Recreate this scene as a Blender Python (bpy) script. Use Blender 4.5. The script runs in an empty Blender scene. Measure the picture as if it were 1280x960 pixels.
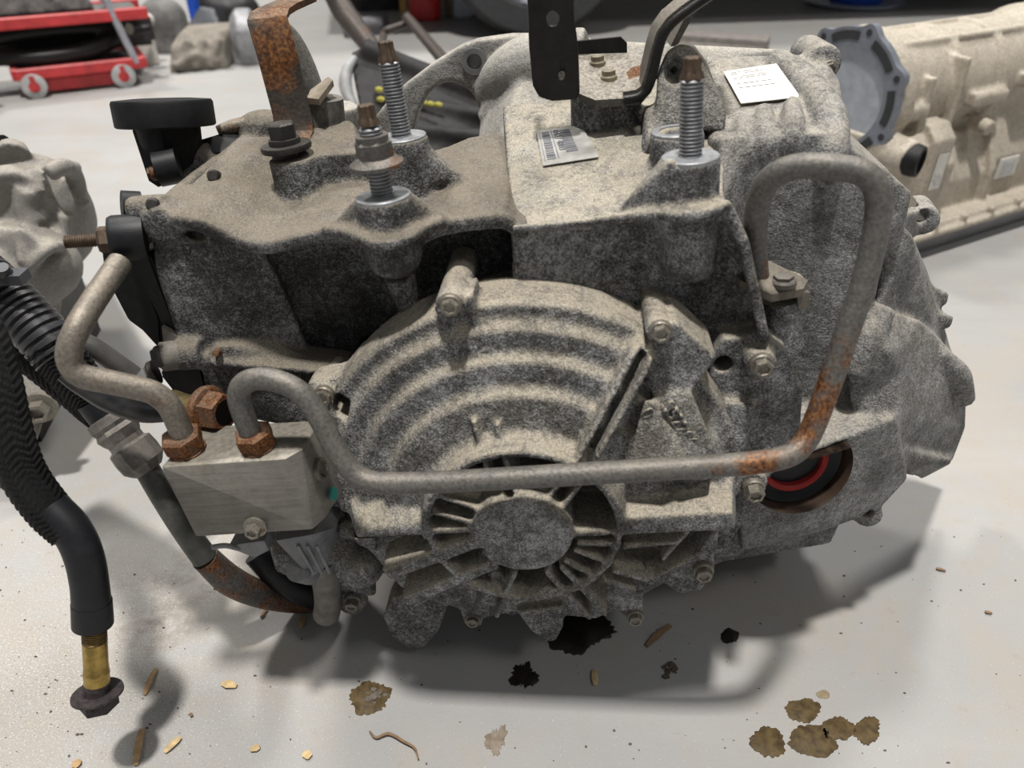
import bpy, bmesh, math, random
import numpy as np
from mathutils import Vector, Matrix, noise
random.seed(7)
C = bpy.context.scene.collection
SC = bpy.context.scene
V = Vector
# ---------------------------------------------------------------- camera
F_PX, CAM_H, PITCH = 961.0, 0.54, math.radians(35)
cam_d = bpy.data.cameras.new('camera')
cam_d.sensor_width = 36.0
cam_d.lens = 36.0 * F_PX / 1280
cam_d.clip_start = 0.01
cam_d.dof.use_dof = True
cam_d.dof.focus_distance = 0.56
cam_d.dof.aperture_fstop = 7.0
cam = bpy.data.objects.new('camera', cam_d)
cam.location = (0, 0, CAM_H)
cam.rotation_euler = (math.pi/2 - PITCH, 0, 0)
C.objects.link(cam)
SC.camera = cam
# ---------------------------------------------------------------- world, lamps, exposure
w = bpy.data.worlds.new('warehouse')
SC.world = w
w.use_nodes = True
w.node_tree.nodes['Background'].inputs[0].default_value = (0.93, 0.97, 1.0, 1)
w.node_tree.nodes['Background'].inputs[1].default_value = 0.16
def area(name, loc, target, size, power, col=(1, 0.97, 0.93), sy=None):
    d = bpy.data.lights.new(name, 'AREA')
    d.energy = power; d.color = col; d.size = size
    if sy: d.shape = 'RECTANGLE'; d.size_y = sy
    o = bpy.data.objects.new(name, d)
    o.location = loc
    o.rotation_euler = (V(target) - V(loc)).to_track_quat('-Z', 'Y').to_euler()
    C.objects.link(o)
area('high_bay_lamp', (-0.5, -0.2, 7.0), (-0.5, -0.15, 0), 0.42, 540)
area('high_bay_lamp', (1.6, 4.6, 6.5), (1.6, 3.0, 0), 0.9, 250)
area('high_bay_lamp', (-3.2, 4.4, 6.5), (-2.6, 3.0, 0), 0.9, 250)
area('high_bay_lamp', (3.6, -2.2, 6.5), (3.0, 0, 0), 0.9, 70)
SC.view_settings.view_transform = 'Standard'
SC.view_settings.look = 'None'
SC.view_settings.exposure = 0.1
SC.view_settings.gamma = 1.0
SC.view_settings.use_curve_mapping = False
SC.cycles.use_denoising = True

# ---------------------------------------------------------------- frames: world camera rays, and the gearbox's own frame
cR, cF, cU = V((1, 0, 0)), V((0, math.cos(PITCH), -math.sin(PITCH))), V((0, math.sin(PITCH), math.cos(PITCH)))
EYE = V((0, 0, CAM_H))
def ray(u, v): return cF + cR*((u-640)/F_PX) - cU*((v-480)/F_PX)
HUB = EYE + ray(653, 668)*0.48                      # centre of the ribbed cover's hub
M3 = Matrix.Rotation(math.radians(-4), 3, 'Z') @ Matrix.Rotation(math.radians(-3), 3, 'X') @ Matrix.Rotation(math.radians(-6), 3, 'Y')
M3i = M3.transposed()
eL = M3i @ (EYE - HUB)
def L(u, v, y=None, z=None, x=None):
    """point of the gearbox frame seen at picture point (u, v) on the plane x, y or z = const"""
    d = M3i @ ray(u, v)
    ax, val = (1, y) if y is not None else ((2, z) if z is not None else (0, x))
    return eL + d*((val - eL[ax])/d[ax])
def toW(p): return HUB + M3 @ p
def G(u, v, z=0.0):
    """world point seen at (u, v) on the level z"""
    d = ray(u, v); return EYE + d*((z - CAM_H)/d.z)
def D(u, v, dist):
    """world point seen at (u, v) at a distance along +Y"""
    d = ray(u, v); return EYE + d*(dist/d.y)
def mm(px, p):
    """length in metres of px picture pixels at gearbox point p"""
    return px*((toW(p)-EYE).dot(cF))/F_PX
BASE = V((0.02, 0.16, -0.195))
def pv(v): return V(v)

# ---------------------------------------------------------------- mesh helpers
def new(): return bmesh.new()
def face(bm, vs):
    try: return bm.faces.new(vs)
    except ValueError: return None
def loft(bm, loops, cap=True, closed=True):
    rows = [[bm.verts.new(p) for p in lp] for lp in loops]
    n = len(rows[0])
    for a, b in zip(rows, rows[1:]):
        for i in range(n if closed else n-1):
            j = (i+1) % n
            face(bm, (a[i], a[j], b[j], b[i]))
    if cap:
        face(bm, rows[0][::-1]); face(bm, rows[-1])
    return rows
def prism(bm, pts, vec, taper=1.0):
    vec = V(vec); c = sum(pts, V())/len(pts)
    loft(bm, [pts, [c + (p-c)*taper + vec for p in pts]])
def pY(bm, px, y, depth, taper=1.0):
    prism(bm, [L(u, v, y=y) for u, v in px], (0, depth, 0), taper)
def pZ(bm, px, z, depth, taper=1.0):
    prism(bm, [L(u, v, z=z) for u, v in px], (0, 0, -depth), taper)
def hull(bm, pts):
    vs = [bm.verts.new(p) for p in pts]
    bmesh.ops.convex_hull(bm, input=vs)
    loose = [q for q in vs if q.is_valid and not q.link_faces]
    if loose: bmesh.ops.delete(bm, geom=loose, context='VERTS')
def H(bm, uvy): hull(bm, [L(u, v, y=y) for u, v, y in uvy])
def slab(bm, uvy, vec):
    a = [L(u, v, y=y) for u, v, y in uvy]
    hull(bm, a + [p + V(vec) for p in a])
def frame_of(d):
    d = V(d).normalized()
    a = V((0, 0, 1)) if abs(d.z) < 0.9 else V((1, 0, 0))
    x = d.cross(a).normalized()
    return x, d.cross(x).normalized(), d
def ring(c, d, r, n, ph=0.0):
    x, y, _ = frame_of(d)
    return [c + x*(r*math.cos(ph+2*math.pi*i/n)) + y*(r*math.sin(ph+2*math.pi*i/n)) for i in range(n)]
def lathe(bm, o, d, prof, n=32, ph=0.0):
    d = V(d).normalized()
    loft(bm, [ring(V(o)+d*t, d, max(r, 1e-5), n, ph) for r, t in prof])
def cyl(bm, a, b, r0, r1=None, n=28):
    a, b = V(a), V(b)
    loft(bm, [ring(a, b-a, r0, n), ring(b, b-a, r0 if r1 is None else r1, n)])
def ball(bm, c, r, sx=1, sy=1, sz=1, n=2):
    bmesh.ops.create_icosphere(bm, subdivisions=n, radius=r, matrix=Matrix.Translation(c) @ Matrix.Diagonal((sx, sy, sz, 1)))
def box(bm, c, h, rot=None):
    m = Matrix.Translation(c) @ (rot.to_4x4() if rot else Matrix()) @ Matrix.Diagonal((2*h[0], 2*h[1], 2*h[2], 1))
    bmesh.ops.create_cube(bm, size=1, matrix=m)
def catmull(pts, k=8):
    P = [pts[0]*2-pts[1]] + list(pts) + [pts[-1]*2-pts[-2]]
    out = []
    for i in range(1, len(P)-2):
        a, b, c, d = P[i-1:i+3]
        for j in range(k):
            t = j/k
            out.append(0.5*((2*b) + (c-a)*t + (2*a-5*b+4*c-d)*t*t + (3*b-a-3*c+d)*t**3))
    out.append(P[-2].copy())
    return out
def tube(bm, pts, r, n=16, smooth=8, cap=True):
    m = len(pts)
    rr = list(r) if isinstance(r, (list, tuple)) else [r]*m
    if smooth:
        P = catmull([V(p) for p in pts], smooth)
        rs = [rr[min(i//smooth, m-1)]*(1-(i % smooth)/smooth) + rr[min(i//smooth+1, m-1)]*((i % smooth)/smooth) for i in range(len(P))]
    else: P, rs = [V(p) for p in pts], rr
    loops = []; x = None
    for i, p in enumerate(P):
        t = (P[min(i+1, len(P)-1)] - P[max(i-1, 0)]).normalized()
        if x is None: x = frame_of(t)[0]
        x = (x - t*x.dot(t)).normalized(); yv = t.cross(x)
        loops.append([p + x*(rs[i]*math.cos(2*math.pi*k/n)) + yv*(rs[i]*math.sin(2*math.pi*k/n)) for k in range(n)])
    loft(bm, loops, cap)
    return P
def corners(pts, rad, k=5):
    """polyline with its corners rounded"""
    out = [V(pts[0])]
    for a, b, c in zip(pts, pts[1:], pts[2:]):
        a, b, c = V(a), V(b), V(c)
        r = min(rad, (a-b).length*.48, (c-b).length*.48)
        p, q = b+(a-b).normalized()*r, b+(c-b).normalized()*r
        for i in range(k+1):
            t = i/k
            out.append(p*(1-t)**2 + b*(2*t*(1-t)) + q*t*t)
    out.append(V(pts[-1]))
    return out
def strip(bm, pts, width, thick):
    """flat bar along pts; width = list/vector across, thick = vector through"""
    loops = []
    for i, p in enumerate(pts):
        t = (V(pts[min(i+1, len(pts)-1)]) - V(pts[max(i-1, 0)])).normalized()
        wv = width[i] if isinstance(width, list) else V(width)
        nv = t.cross(wv).normalized()*thick
        p = V(p)
        loops.append([p-wv/2, p+wv/2, p+wv/2+nv, p-wv/2+nv])
    loft(bm, loops)
def thread(bm, a, b, r, pitch=0.00125, amp=0.1, n=20, twist=True):
    a, b = V(a), V(b); ln = (b-a).length; d = (b-a)/ln
    k = max(2, int(ln/pitch))
    prof = []
    for i in range(k):
        t = i*pitch
        prof += [(r*(1-amp), t), (r, t+pitch*.35), (r, t+pitch*.6), (r*(1-amp), t+pitch*.95)]
    lathe(bm, a, d, prof, n)

# ---------------------------------------------------------------- object helpers
def finish(bm, smooth=None):
    bmesh.ops.recalc_face_normals(bm, faces=bm.faces)
    if smooth is not None:
        for f in bm.faces: f.smooth = True
        for e in bm.edges:
            if len(e.link_faces) == 2 and e.calc_face_angle(0) > smooth: e.smooth = False
def obj(name, bm, mat, parent=None, smooth=0.6, off=None, label=None):
    finish(bm, smooth)
    o_ = BASE if off is None and parent is not None else (off or V())
    if o_.length: bmesh.ops.translate(bm, verts=bm.verts, vec=-o_)
    me = bpy.data.meshes.new(name); bm.to_mesh(me); bm.free()
    me.materials.append(mat)
    o = bpy.data.objects.new(name, me); C.objects.link(o)
    o.parent = parent
    if label: o['label'] = label
    return o
def bake(o):
    dg = bpy.context.evaluated_depsgraph_get()
    me = bpy.data.meshes.new_from_object(o.evaluated_get(dg))
    old = o.data; o.modifiers.clear(); o.data = me
    bpy.data.meshes.remove(old)
    for p in me.polygons: p.use_smooth = True
def cast(name, bm, mat, parent, voxel=0.0018, cuts=None, iters=3, fac=0.5, off=None, label=None):
    """one casting: the overlapping shapes are fused by a voxel remesh, pockets cut, edges softened"""
    o = obj(name, bm, mat, parent, None, off, label)
    m = o.modifiers.new('r', 'REMESH'); m.mode = 'VOXEL'; m.voxel_size = voxel; m.use_smooth_shade = True
    cut = None
    if cuts is not None:
        finish(cuts)
        o_ = BASE if off is None and parent is not None else (off or V())
        bmesh.ops.translate(cuts, verts=cuts.verts, vec=-o_)
        me = bpy.data.meshes.new('cut'); cuts.to_mesh(me); cuts.free()
        cut = bpy.data.objects.new('cut', me); C.objects.link(cut); cut.parent = parent
        r2 = cut.modifiers.new('r', 'REMESH'); r2.mode = 'VOXEL'; r2.voxel_size = voxel
        b = o.modifiers.new('b', 'BOOLEAN'); b.object = cut; b.operation = 'DIFFERENCE'
        try: b.solver = 'MANIFOLD'
        except TypeError: b.solver = 'FAST'
        r3 = o.modifiers.new('r3', 'REMESH'); r3.mode = 'VOXEL'; r3.voxel_size = voxel; r3.use_smooth_shade = True
    s = o.modifiers.new('s', 'SMOOTH'); s.iterations = iters; s.factor = fac
    bpy.context.view_layer.update()
    bake(o)
    if cut:
        me = cut.data; bpy.data.objects.remove(cut); bpy.data.meshes.remove(me)
    return o
def empty(name, loc, rot=None):
    o = bpy.data.objects.new(name, None); C.objects.link(o)
    o.empty_display_size = 0.05
    m = (rot.to_4x4() if rot else Matrix()); m.translation = loc
    o.matrix_world = m
    return o
def tag(o, label, cat, group=None, kind=None):
    if label: o['label'] = label
    if cat: o['category'] = cat
    if group: o['group'] = group
    if kind: o['kind'] = kind
    return o
def dup(o, parent, loc=None, mat4=None):
    c = o.copy(); C.objects.link(c); c.parent = parent
    if mat4: c.matrix_local = mat4
    elif loc is not None: c.location = loc
    return c

# ---------------------------------------------------------------- materials
class N:
    def __init__(s, name):
        s.m = bpy.data.materials.new(name); s.m.use_nodes = True
        s.t = s.m.node_tree; s.n = s.t.nodes; s.b = s.n['Principled BSDF']
        s.tc = s.n.new('ShaderNodeTexCoord'); s.geo = s.n.new('ShaderNodeNewGeometry')
    def lk(s, a, b): s.t.links.new(a, b)
    def val(s, i, x):
        if isinstance(x, (int, float)): i.default_value = x
        elif isinstance(x, tuple): i.default_value = (*x, 1) if len(x) == 3 else x
        else: s.lk(x, i)
    def noise(s, scale, detail=3, rough=.55, sx=None, vec=None, dist=0):
        n = s.n.new('ShaderNodeTexNoise'); n.inputs['Scale'].default_value = scale
        n.inputs['Detail'].default_value = detail; n.inputs['Roughness'].default_value = rough
        n.inputs['Distortion'].default_value = dist
        v = vec or s.tc.outputs['Object']
        if sx:
            mp = s.n.new('ShaderNodeMapping'); mp.inputs['Scale'].default_value = sx
            s.lk(v, mp.inputs[0]); v = mp.outputs[0]
        s.lk(v, n.inputs['Vector']); return n.outputs['Fac']
    def voro(s, scale, feature='F1', sx=None):
        n = s.n.new('ShaderNodeTexVoronoi'); n.inputs['Scale'].default_value = scale; n.feature = feature
        s.lk(s.tc.outputs['Object'], n.inputs['Vector']); return n.outputs['Distance']
    def ramp(s, f, stops):
        n = s.n.new('ShaderNodeValToRGB'); e = n.color_ramp.elements
        while len(e) < len(stops): e.new(0.5)
        for q, (p, c) in zip(e, stops):
            q.position = p; q.color = (c, c, c, 1) if isinstance(c, (int, float)) else (*c, 1)
        s.lk(f, n.inputs[0]); return n.outputs[0]
    def mix(s, f, a, b, mode='MIX'):
        n = s.n.new('ShaderNodeMix'); n.data_type = 'RGBA'; n.blend_type = mode
        s.val(n.inputs['Factor'], f); s.val(n.inputs['A'], a); s.val(n.inputs['B'], b)
        return n.outputs['Result']
    def math(s, op, a, b=0.0, c=None):
        n = s.n.new('ShaderNodeMath'); n.operation = op
        s.val(n.inputs[0], a); s.val(n.inputs[1], b)
        if c is not None: s.val(n.inputs[2], c)
        return n.outputs[0]
    def up(s):
        n = s.n.new('ShaderNodeSeparateXYZ'); s.lk(s.geo.outputs['Normal'], n.inputs[0]); return n.outputs['Z']
    def sep(s, i):
        n = s.n.new('ShaderNodeSeparateXYZ'); s.lk(s.tc.outputs['Object'], n.inputs[0]); return n.outputs[i]
    def bump(s, h, strength=.5, dist=.001):
        n = s.n.new('ShaderNodeBump'); n.inputs['Strength'].default_value = strength; n.inputs['Distance'].default_value = dist
        s.lk(h, n.inputs['Height']); s.lk(n.outputs[0], s.b.inputs['Normal'])
    def set(s, col=None, rough=.6, metal=0.0, spec=None):
        if col is not None: s.val(s.b.inputs['Base Color'], col)
        s.val(s.b.inputs['Roughness'], rough); s.val(s.b.inputs['Metallic'], metal)
        if spec is not None: s.b.inputs['Specular IOR Level'].default_value = spec
        return s.m
def cast_metal(name, dark, mid, light, dust=(.33, .295, .24), amount=1.0, grain=700, bump=.6, patch=28, lo=.15, grime=.5, dmin=.25):
    """weathered cast aluminium: speckled oxide, grime patches and dust that has settled on upward faces"""
    s = N(name)
    fine = s.noise(grain, 2, .65); med = s.noise(grain*.33, 3, .65); big = s.noise(patch, 4, .6)
    k = s.math('ADD', s.math('MULTIPLY', fine, .62), s.math('ADD', s.math('MULTIPLY', med, .42), s.math('MULTIPLY', big, .46)))
    col = s.ramp(k, [(.58, dark), (.735, mid), (.92, light)])
    gr = s.ramp(s.noise(patch*.6, 3, .6, dist=.6), [(.44, 0.0), (.66, grime)])
    col = s.mix(gr, col, tuple(c*.8 for c in dark))
    up = s.ramp(s.up(), [(lo, 0.0), (.9, 1.0)])
    dn = s.ramp(s.math('ADD', s.math('MULTIPLY', s.noise(patch*1.6, 3), .6), s.math('MULTIPLY', med, .5)), [(.42, dmin), (.62, 1.0)])
    f = s.math('MULTIPLY', s.math('MULTIPLY', up, dn), amount)
    dcol = s.mix(s.ramp(fine, [(.36, 0.0), (.64, 1.0)]), tuple(c*.70 for c in dust), tuple(min(1, c*1.2) for c in dust))
    col = s.mix(f, col, dcol)
    h = s.math('ADD', s.math('MULTIPLY', fine, .7), s.math('MULTIPLY', med, 1.0))
    bn = s.n.new('ShaderNodeBump'); bn.inputs['Distance'].default_value = .0024
    s.lk(h, bn.inputs['Height']); s.lk(s.math('MULTIPLY', s.math('SUBTRACT', 1.0, s.math('MULTIPLY', s.math('MINIMUM', f, 1.0), .6)), bump), bn.inputs['Strength']); s.lk(bn.outputs[0], s.b.inputs['Normal'])
    return s.set(col, .72, 0.1, .35)
def plain(name, col, rough=.6, metal=0.0, var=.25, scale=60, bump=0, dust=0, dustc=(.33, .29, .23), spec=None):
    s = N(name)
    n = s.noise(scale, 4, .6)
    c = s.mix(s.ramp(n, [(.3, 0.0), (.7, 1.0)]), tuple(x*(1-var) for x in col), tuple(min(1, x*(1+var)) for x in col))
    if dust:
        f = s.math('MULTIPLY', s.ramp(s.up(), [(.0, .12), (.9, 1.0)]), s.math('MULTIPLY', s.ramp(s.noise(scale*5, 3), [(.3, .2), (.7, 1.0)]), dust))
        c = s.mix(f, c, dustc)
    if bump: s.bump(s.noise(scale*12, 3), bump, .001)
    return s.set(c, rough, metal, spec)
def rusty(name, base, rust_lo=.42, rust_hi=.6, scale=45, metal=.3, rough=.6, dust=.4, zone=None):
    s = N(name)
    n = s.noise(scale, 5, .65)
    if zone: n = s.math('ADD', n, zone(s))
    fine = s.noise(scale*12, 3, .6)
    rc = s.ramp(fine, [(.3, (.035, .018, .012)), (.5, (.15, .055, .02)), (.68, (.30, .13, .04))])
    bc = s.mix(s.ramp(fine, [(.3, 0.0), (.7, 1.0)]), tuple(x*.65 for x in base), tuple(min(1, x*1.3) for x in base))
    f = s.ramp(n, [(rust_lo, 0.0), (rust_hi, 1.0)])
    c = s.mix(f, bc, rc)
    if dust:
        d = s.math('MULTIPLY', s.ramp(s.up(), [(.0, 0.0), (.9, 1.0)]), s.math('MULTIPLY', s.ramp(s.noise(scale*3, 3), [(.35, .2), (.65, 1.0)]), dust))
        c = s.mix(d, c, (.34, .29, .22))
    s.bump(s.math('ADD', fine, s.math('MULTIPLY', n, .5)), .5, .0008)
    return s.set(c, rough, metal, .3)
# ---------------------------------------------------------------- material set
CASE = cast_metal('cast_case', (.030, .029, .028), (.14, .138, .136), (.44, .45, .465), dust=(.36, .325, .26), amount=1.0, grain=850, bump=.8, dmin=.4, patch=40)
COVER = cast_metal('cast_cover', (.032, .031, .030), (.14, .138, .133), (.46, .465, .475), dust=(.40, .355, .28), amount=1.05, grain=820, lo=.06, bump=.85, dmin=.45, patch=42)
TOPCASE = cast_metal('cast_left_case', (.020, .0195, .019), (.085, .083, .08), (.34, .345, .355), dust=(.195, .168, .13), amount=1.0, grain=900, bump=.65, dmin=.6, patch=34)
BELL = cast_metal('cast_bell', (.14, .137, .13), (.29, .285, .27), (.42, .415, .40), dust=(.45, .41, .34), amount=.8, grain=850, bump=.35)
DIFF = cast_metal('cast_differential', (.065, .063, .060), (.175, .172, .166), (.38, .385, .39), dust=(.36, .33, .28), amount=.9, grain=780, bump=.65, patch=36)
PIPE = rusty('steel_pipe', (.135, .131, .124), .66, .80, 40, .4, .55, .32, zone=lambda s: s.math('SUBTRACT', s.math('MULTIPLY', s.math('MULTIPLY', s.ramp(s.sep(0), [(.075, 0.0), (.115, 1.0)]), s.ramp(s.sep(2), [(.28, 1.0), (.38, 0.0)])), .30), .03))
RUST = rusty('rusted_steel', (.10, .075, .06), .30, .55, 60, .35, .7, .3)
RUSTB = rusty('rusted_bracket', (.045, .038, .034), .42, .60, 35, .3, .7, .35)
ZINC = plain('zinc_stud', (.27, .275, .29), .42, .6, .3, 200)
STEEL = rusty('dull_steel_bolt', (.22, .205, .175), .60, .75, 70, .55, .45, .4)
DARKST = plain('dark_steel', (.035, .033, .032), .5, .5, .4, 120, .3, .35, (.2, .18, .15))
PLASTIC = plain('black_plastic', (.008, .008, .009), .55, 0, .4, 150, .2, .08, (.10, .095, .09), .25)
BLACKPT = plain('black_paint', (.008, .0077, .0074), .38, 0, .5, 90, .2, .12, (.20, .18, .15), .3)
RUBBER = plain('black_rubber', (.010, .0105, .013), .48, 0, .35, 90, .1, .05, (.12, .12, .12), .3)
BLOCKM = None
s = N('machined_block')
n_ = s.noise(60, 4, .6); str_ = s.noise(40, 3, .6, sx=(1, 6, 25))
c_ = s.mix(s.ramp(s.math('ADD', s.math('MULTIPLY', n_, .5), s.math('MULTIPLY', str_, .5)), [(.38, 0.0), (.62, 1.0)]), (.125, .117, .105), (.215, .203, .183))
d_ = s.math('MULTIPLY', s.ramp(s.up(), [(.1, 0.0), (.8, 1.0)]), s.ramp(s.noise(300, 3), [(.35, .3), (.6, 1.0)]))
c_ = s.mix(d_, c_, (.33, .30, .245))
s.bump(str_, .25, .0004)
BLOCKM = s.set(c_, .5, .35)
WHITE = plain('white_label', (.62, .60, .55), .6, 0, .12, 80, 0, 0)
INK = plain('label_ink', (.16, .16, .16), .6)
RED = plain('red_seal', (.30, .025, .022), .5, 0, .2, 60, 0, 0, (.3, .3, .3), .25)
DARK = plain('bore_shade', (.006, .0055, .005), .8, 0, .2, 60, 0, 0, (.3, .3, .3), .05)  # near-black colour paints the shade inside the bores
# ---------------------------------------------------------------- floor
s = N('concrete')
n1 = s.noise(1.6, 5, .6); n2 = s.noise(7, 5, .65, dist=.6); n3 = s.noise(420, 3, .6); n4 = s.noise(45, 5, .7); n5 = s.noise(900, 2, .6)
col = s.mix(s.ramp(n1, [(.35, 0.0), (.65, 1.0)]), (.305, .302, .295), (.385, .382, .373))
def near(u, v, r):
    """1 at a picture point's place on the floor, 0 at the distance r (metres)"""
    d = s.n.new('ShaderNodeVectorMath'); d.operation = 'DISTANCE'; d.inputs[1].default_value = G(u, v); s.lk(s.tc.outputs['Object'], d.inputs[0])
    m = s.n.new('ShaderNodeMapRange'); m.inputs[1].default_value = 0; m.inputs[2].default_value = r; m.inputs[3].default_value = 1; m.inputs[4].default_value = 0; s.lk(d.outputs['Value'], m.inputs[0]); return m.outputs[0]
# tracked-in beige dirt, thicker at the near left and along the right
dirt = s.math('ADD', s.math('ADD', s.math('MULTIPLY', n2, .75), s.math('MULTIPLY', n4, .35)), s.math('ADD', s.math('MULTIPLY', near(60, 800, .32), .16), s.math('MULTIPLY', near(1240, 560, .5), .10)))
col = s.mix(s.ramp(dirt, [(.53, 0.0), (.72, .7)]), col, (.365, .325, .275))
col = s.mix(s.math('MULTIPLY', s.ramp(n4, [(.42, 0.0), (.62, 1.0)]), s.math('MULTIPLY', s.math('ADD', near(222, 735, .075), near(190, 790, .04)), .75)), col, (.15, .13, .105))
col = s.mix(s.ramp(n4, [(.62, 0.0), (.80, .5)]), col, (.24, .215, .19))
col = s.mix(s.ramp(s.math('ADD', n5, s.math('MULTIPLY', near(60, 840, .3), .10)), [(.64, 0.0), (.76, .6)]), col, (.13, .11, .095))
col = s.mix(s.ramp(s.math('ADD', s.noise(640, 2), s.math('MULTIPLY', near(60, 840, .3), .10)), [(.66, 0.0), (.76, .6)]), col, (.66, .63, .58))
# smooth trowelled streaks and scratches
col = s.mix(s.ramp(s.noise(3, 4, .6, sx=(.5, 3, 1)), [(.5, 0.0), (.75, .35)]), col, (.425, .423, .415))
s.bump(s.math('ADD', s.math('MULTIPLY', n3, 1.0), n4), .2, .0008)
FLOOR = s.set(col, .55, 0, .45)
bm = new()
fl = [(-9, -4), (9, -4), (9, 10), (-9, 10)]
prism(bm, [V((x, y, 0)) for x, y in fl], (0, 0, -.1))
tag(obj('floor', bm, FLOOR, None), 'pale grey dusty concrete workshop floor', None, None, 'structure')

bm = new(); prism(bm, [V((-9, 9.8, 0)), V((9, 9.8, 0)), V((9, 10, 0)), V((-9, 10, 0))], (0, 0, 7.6))
tag(obj('wall_back', bm, plain('wall_paint', (.45, .45, .44), .8, 0, .1, 2), None), 'plain pale workshop wall far behind', None, None, 'structure')
# ---------------------------------------------------------------- the transmission in the middle
TR = empty('transmission', toW(BASE), M3)
tag(TR, 'large dirty transmission in the middle with a grey pipe across its round ribbed cover', 'transmission')

# ---- front cover: half a stepped dome over a ledge, ribs under it
bm = new()
prof = [(.062, .075), (.142, .075), (.142, .055), (.1408, .0415), (.1385, .0395), (.1325, .0395), (.1300, .038), (.1268, .0338),
        (.1250, .0328), (.1140, .0328), (.1115, .0315), (.1095, .0275), (.1075, .0262), (.0945, .0262), (.0920, .0245), (.0898, .0205),
        (.0880, .0195), (.0680, .0175), (.0655, .014), (.0640, .0015), (.0605, .0)]
loops = []
for i in range(73):
    a = math.radians(-3 + 186*i/72)
    loops.append([V((r*math.cos(a), y, r*math.sin(a))) for r, y in prof])
loft(bm, loops)
# back plate and ring
pY(bm, [(436, 600), (436, 640), (462, 690), (500, 735), (560, 757), (600, 775), (650, 765), (700, 770), (745, 775), (800, 748), (860, 708), (897, 690), (900, 640), (905, 600)], .044, .027)
ringl = []
for i in range(49):
    a = 2*math.pi*i/48
    ringl.append([V((r*math.cos(a), y, r*math.sin(a))) for r, y in ((.0578, .048), (.0622, .048), (.0618, .002), (.0585, .002))])
loft(bm, ringl, cap=False)
lathe(bm, V((0, .048, 0)), (0, -1, 0), [(.0335, 0), (.0325, .038), (.0315, .0475), (.0295, .049), (0, .049)], 40)
def rib(bm, a, b, wpx, y0=.003, y1=None, depth=.045):
    y1 = y0 if y1 is None else y1
    A, B = L(*a, y=y0), L(*b, y=y1)
    t = (B-A); t.y = 0; t.normalize(); nrm = V((-t.z, 0, t.x))
    w = mm(wpx, A)/2
    pts = []
    for p in (A, B):
        for sgn in (-1, 1):
            pts.append(p + nrm*sgn*w*.8)
            q = p + nrm*sgn*w*1.2; q.y = max(depth, p.y+.004); pts.append(q)
    hull(bm, pts)
for a, b, wd, y0, y1 in [
    ((591, 527), (604, 574), 9, .014, .008), ((620, 530), (630, 574), 9, .014, .008), ((604, 574), (621, 634), 9, .008, .002), ((630, 574), (650, 626), 9, .008, .002),
    ((682, 632), (716, 585), 9, .002, .004), ((701, 640), (740, 588), 8, .002, .004),
    ((550, 622), (606, 642), 8, .003, .002), ((540, 642), (596, 658), 8, .003, .002), ((533, 667), (592, 664), 9, .002, .002),
    ((645, 716), (632, 744), 8, .002, .003), ((612, 741), (594, 768), 8, .006, .012), ((631, 752), (620, 774), 8, .006, .012),
    ((682, 716), (707, 744), 8, .002, .004), ((709, 745), (738, 776), 8, .004, .012), ((700, 710), (727, 737), 8, .002, .004), ((727, 738), (758, 772), 8, .004, .012),
    ((717, 690), (765, 707), 7, .002, .004), ((705, 703), (747, 725), 7, .002, .004), ((720, 682), (777, 683), 7, .002, .004), ((717, 670), (777, 667), 8, .002, .004),
    ((765, 716), (812, 728), 7, .006, .015), ((752, 727), (795, 741), 7, .006, .015), ((778, 687), (845, 680), 7, .006, .016),
    ((828, 702), (862, 664), 7, .016, .02), ((806, 731), (872, 697), 7, .018, .022), ((872, 697), (896, 664), 7, .022, .022),
    ((690, 738), (640, 755), 12, .003, .006), ((586, 733), (630, 745), 9, .004, .004), ((615, 716), (640, 745), 20, .01, .01),
]: rib(bm, a, b, wd, y0, y1)
rib(bm, (597, 679), (482, 720), 25, .0005, .004, .03)
rib(bm, (620, 707), (505, 754), 19, .0005, .004, .03)
# ledges left and right of the hub
H(bm, [(778, 648, .004), (916, 641, .010), (919, 662, .010), (778, 668, .004), (778, 600, .03), (916, 590, .045), (920, 640, .07), (778, 650, .07), (920, 620, .045)])
H(bm, [(446, 664, .012), (533, 655, .004), (533, 668, .004), (446, 672, .012), (432, 600, .045), (470, 600, .045), (533, 620, .03), (446, 650, .07), (533, 650, .07), (430, 620, .05)])
H(bm, [(440, 672, .03), (470, 672, .03), (472, 688, .03), (450, 682, .03), (440, 672, .06), (470, 690, .06)])
# channel of two ribs to the upper right, and the flat plate beside it
rib(bm, (722, 578), (792, 446), 9, .002, .022, .04); rib(bm, (792, 446), (806, 428), 9, .022, .032, .05)
rib(bm, (745, 578), (815, 452), 9, .002, .020, .04); rib(bm, (815, 452), (808, 436), 9, .020, .028, .05)
pY(bm, [(818, 430), (845, 402), (897, 448), (864, 489), (820, 500), (806, 480)], .026, .04)
H(bm, [(820, 495, .024), (864, 489, .024), (892, 556, .02), (888, 600, .02), (850, 600, .012), (838, 580, .012), (820, 495, .06), (864, 489, .06), (892, 560, .06), (870, 600, .06)])
H(bm, [(806, 500, .020), (818, 500, .020), (855, 575, .012), (830, 590, .008), (780, 590, .01), (800, 520, .02), (806, 500, .05), (855, 575, .05), (780, 590, .05)])
# ears and feet of the cover
for pts, y in ([(479, 772), (490, 748), (530, 740), (562, 752), (548, 790), (528, 812), (512, 812), (488, 796)], .046), ([(645, 765), (705, 758), (704, 785), (695, 802), (682, 804), (664, 790)], .036), \
              ([(800, 745), (872, 690), (893, 695), (893, 715), (878, 738), (850, 743), (830, 730)], .045), ([(768, 758), (804, 745), (804, 768), (796, 780), (786, 778)], .045), \
              ([(575, 762), (606, 765), (602, 782), (590, 786), (580, 780)], .045):
    pY(bm, pts, y, .03)
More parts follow.
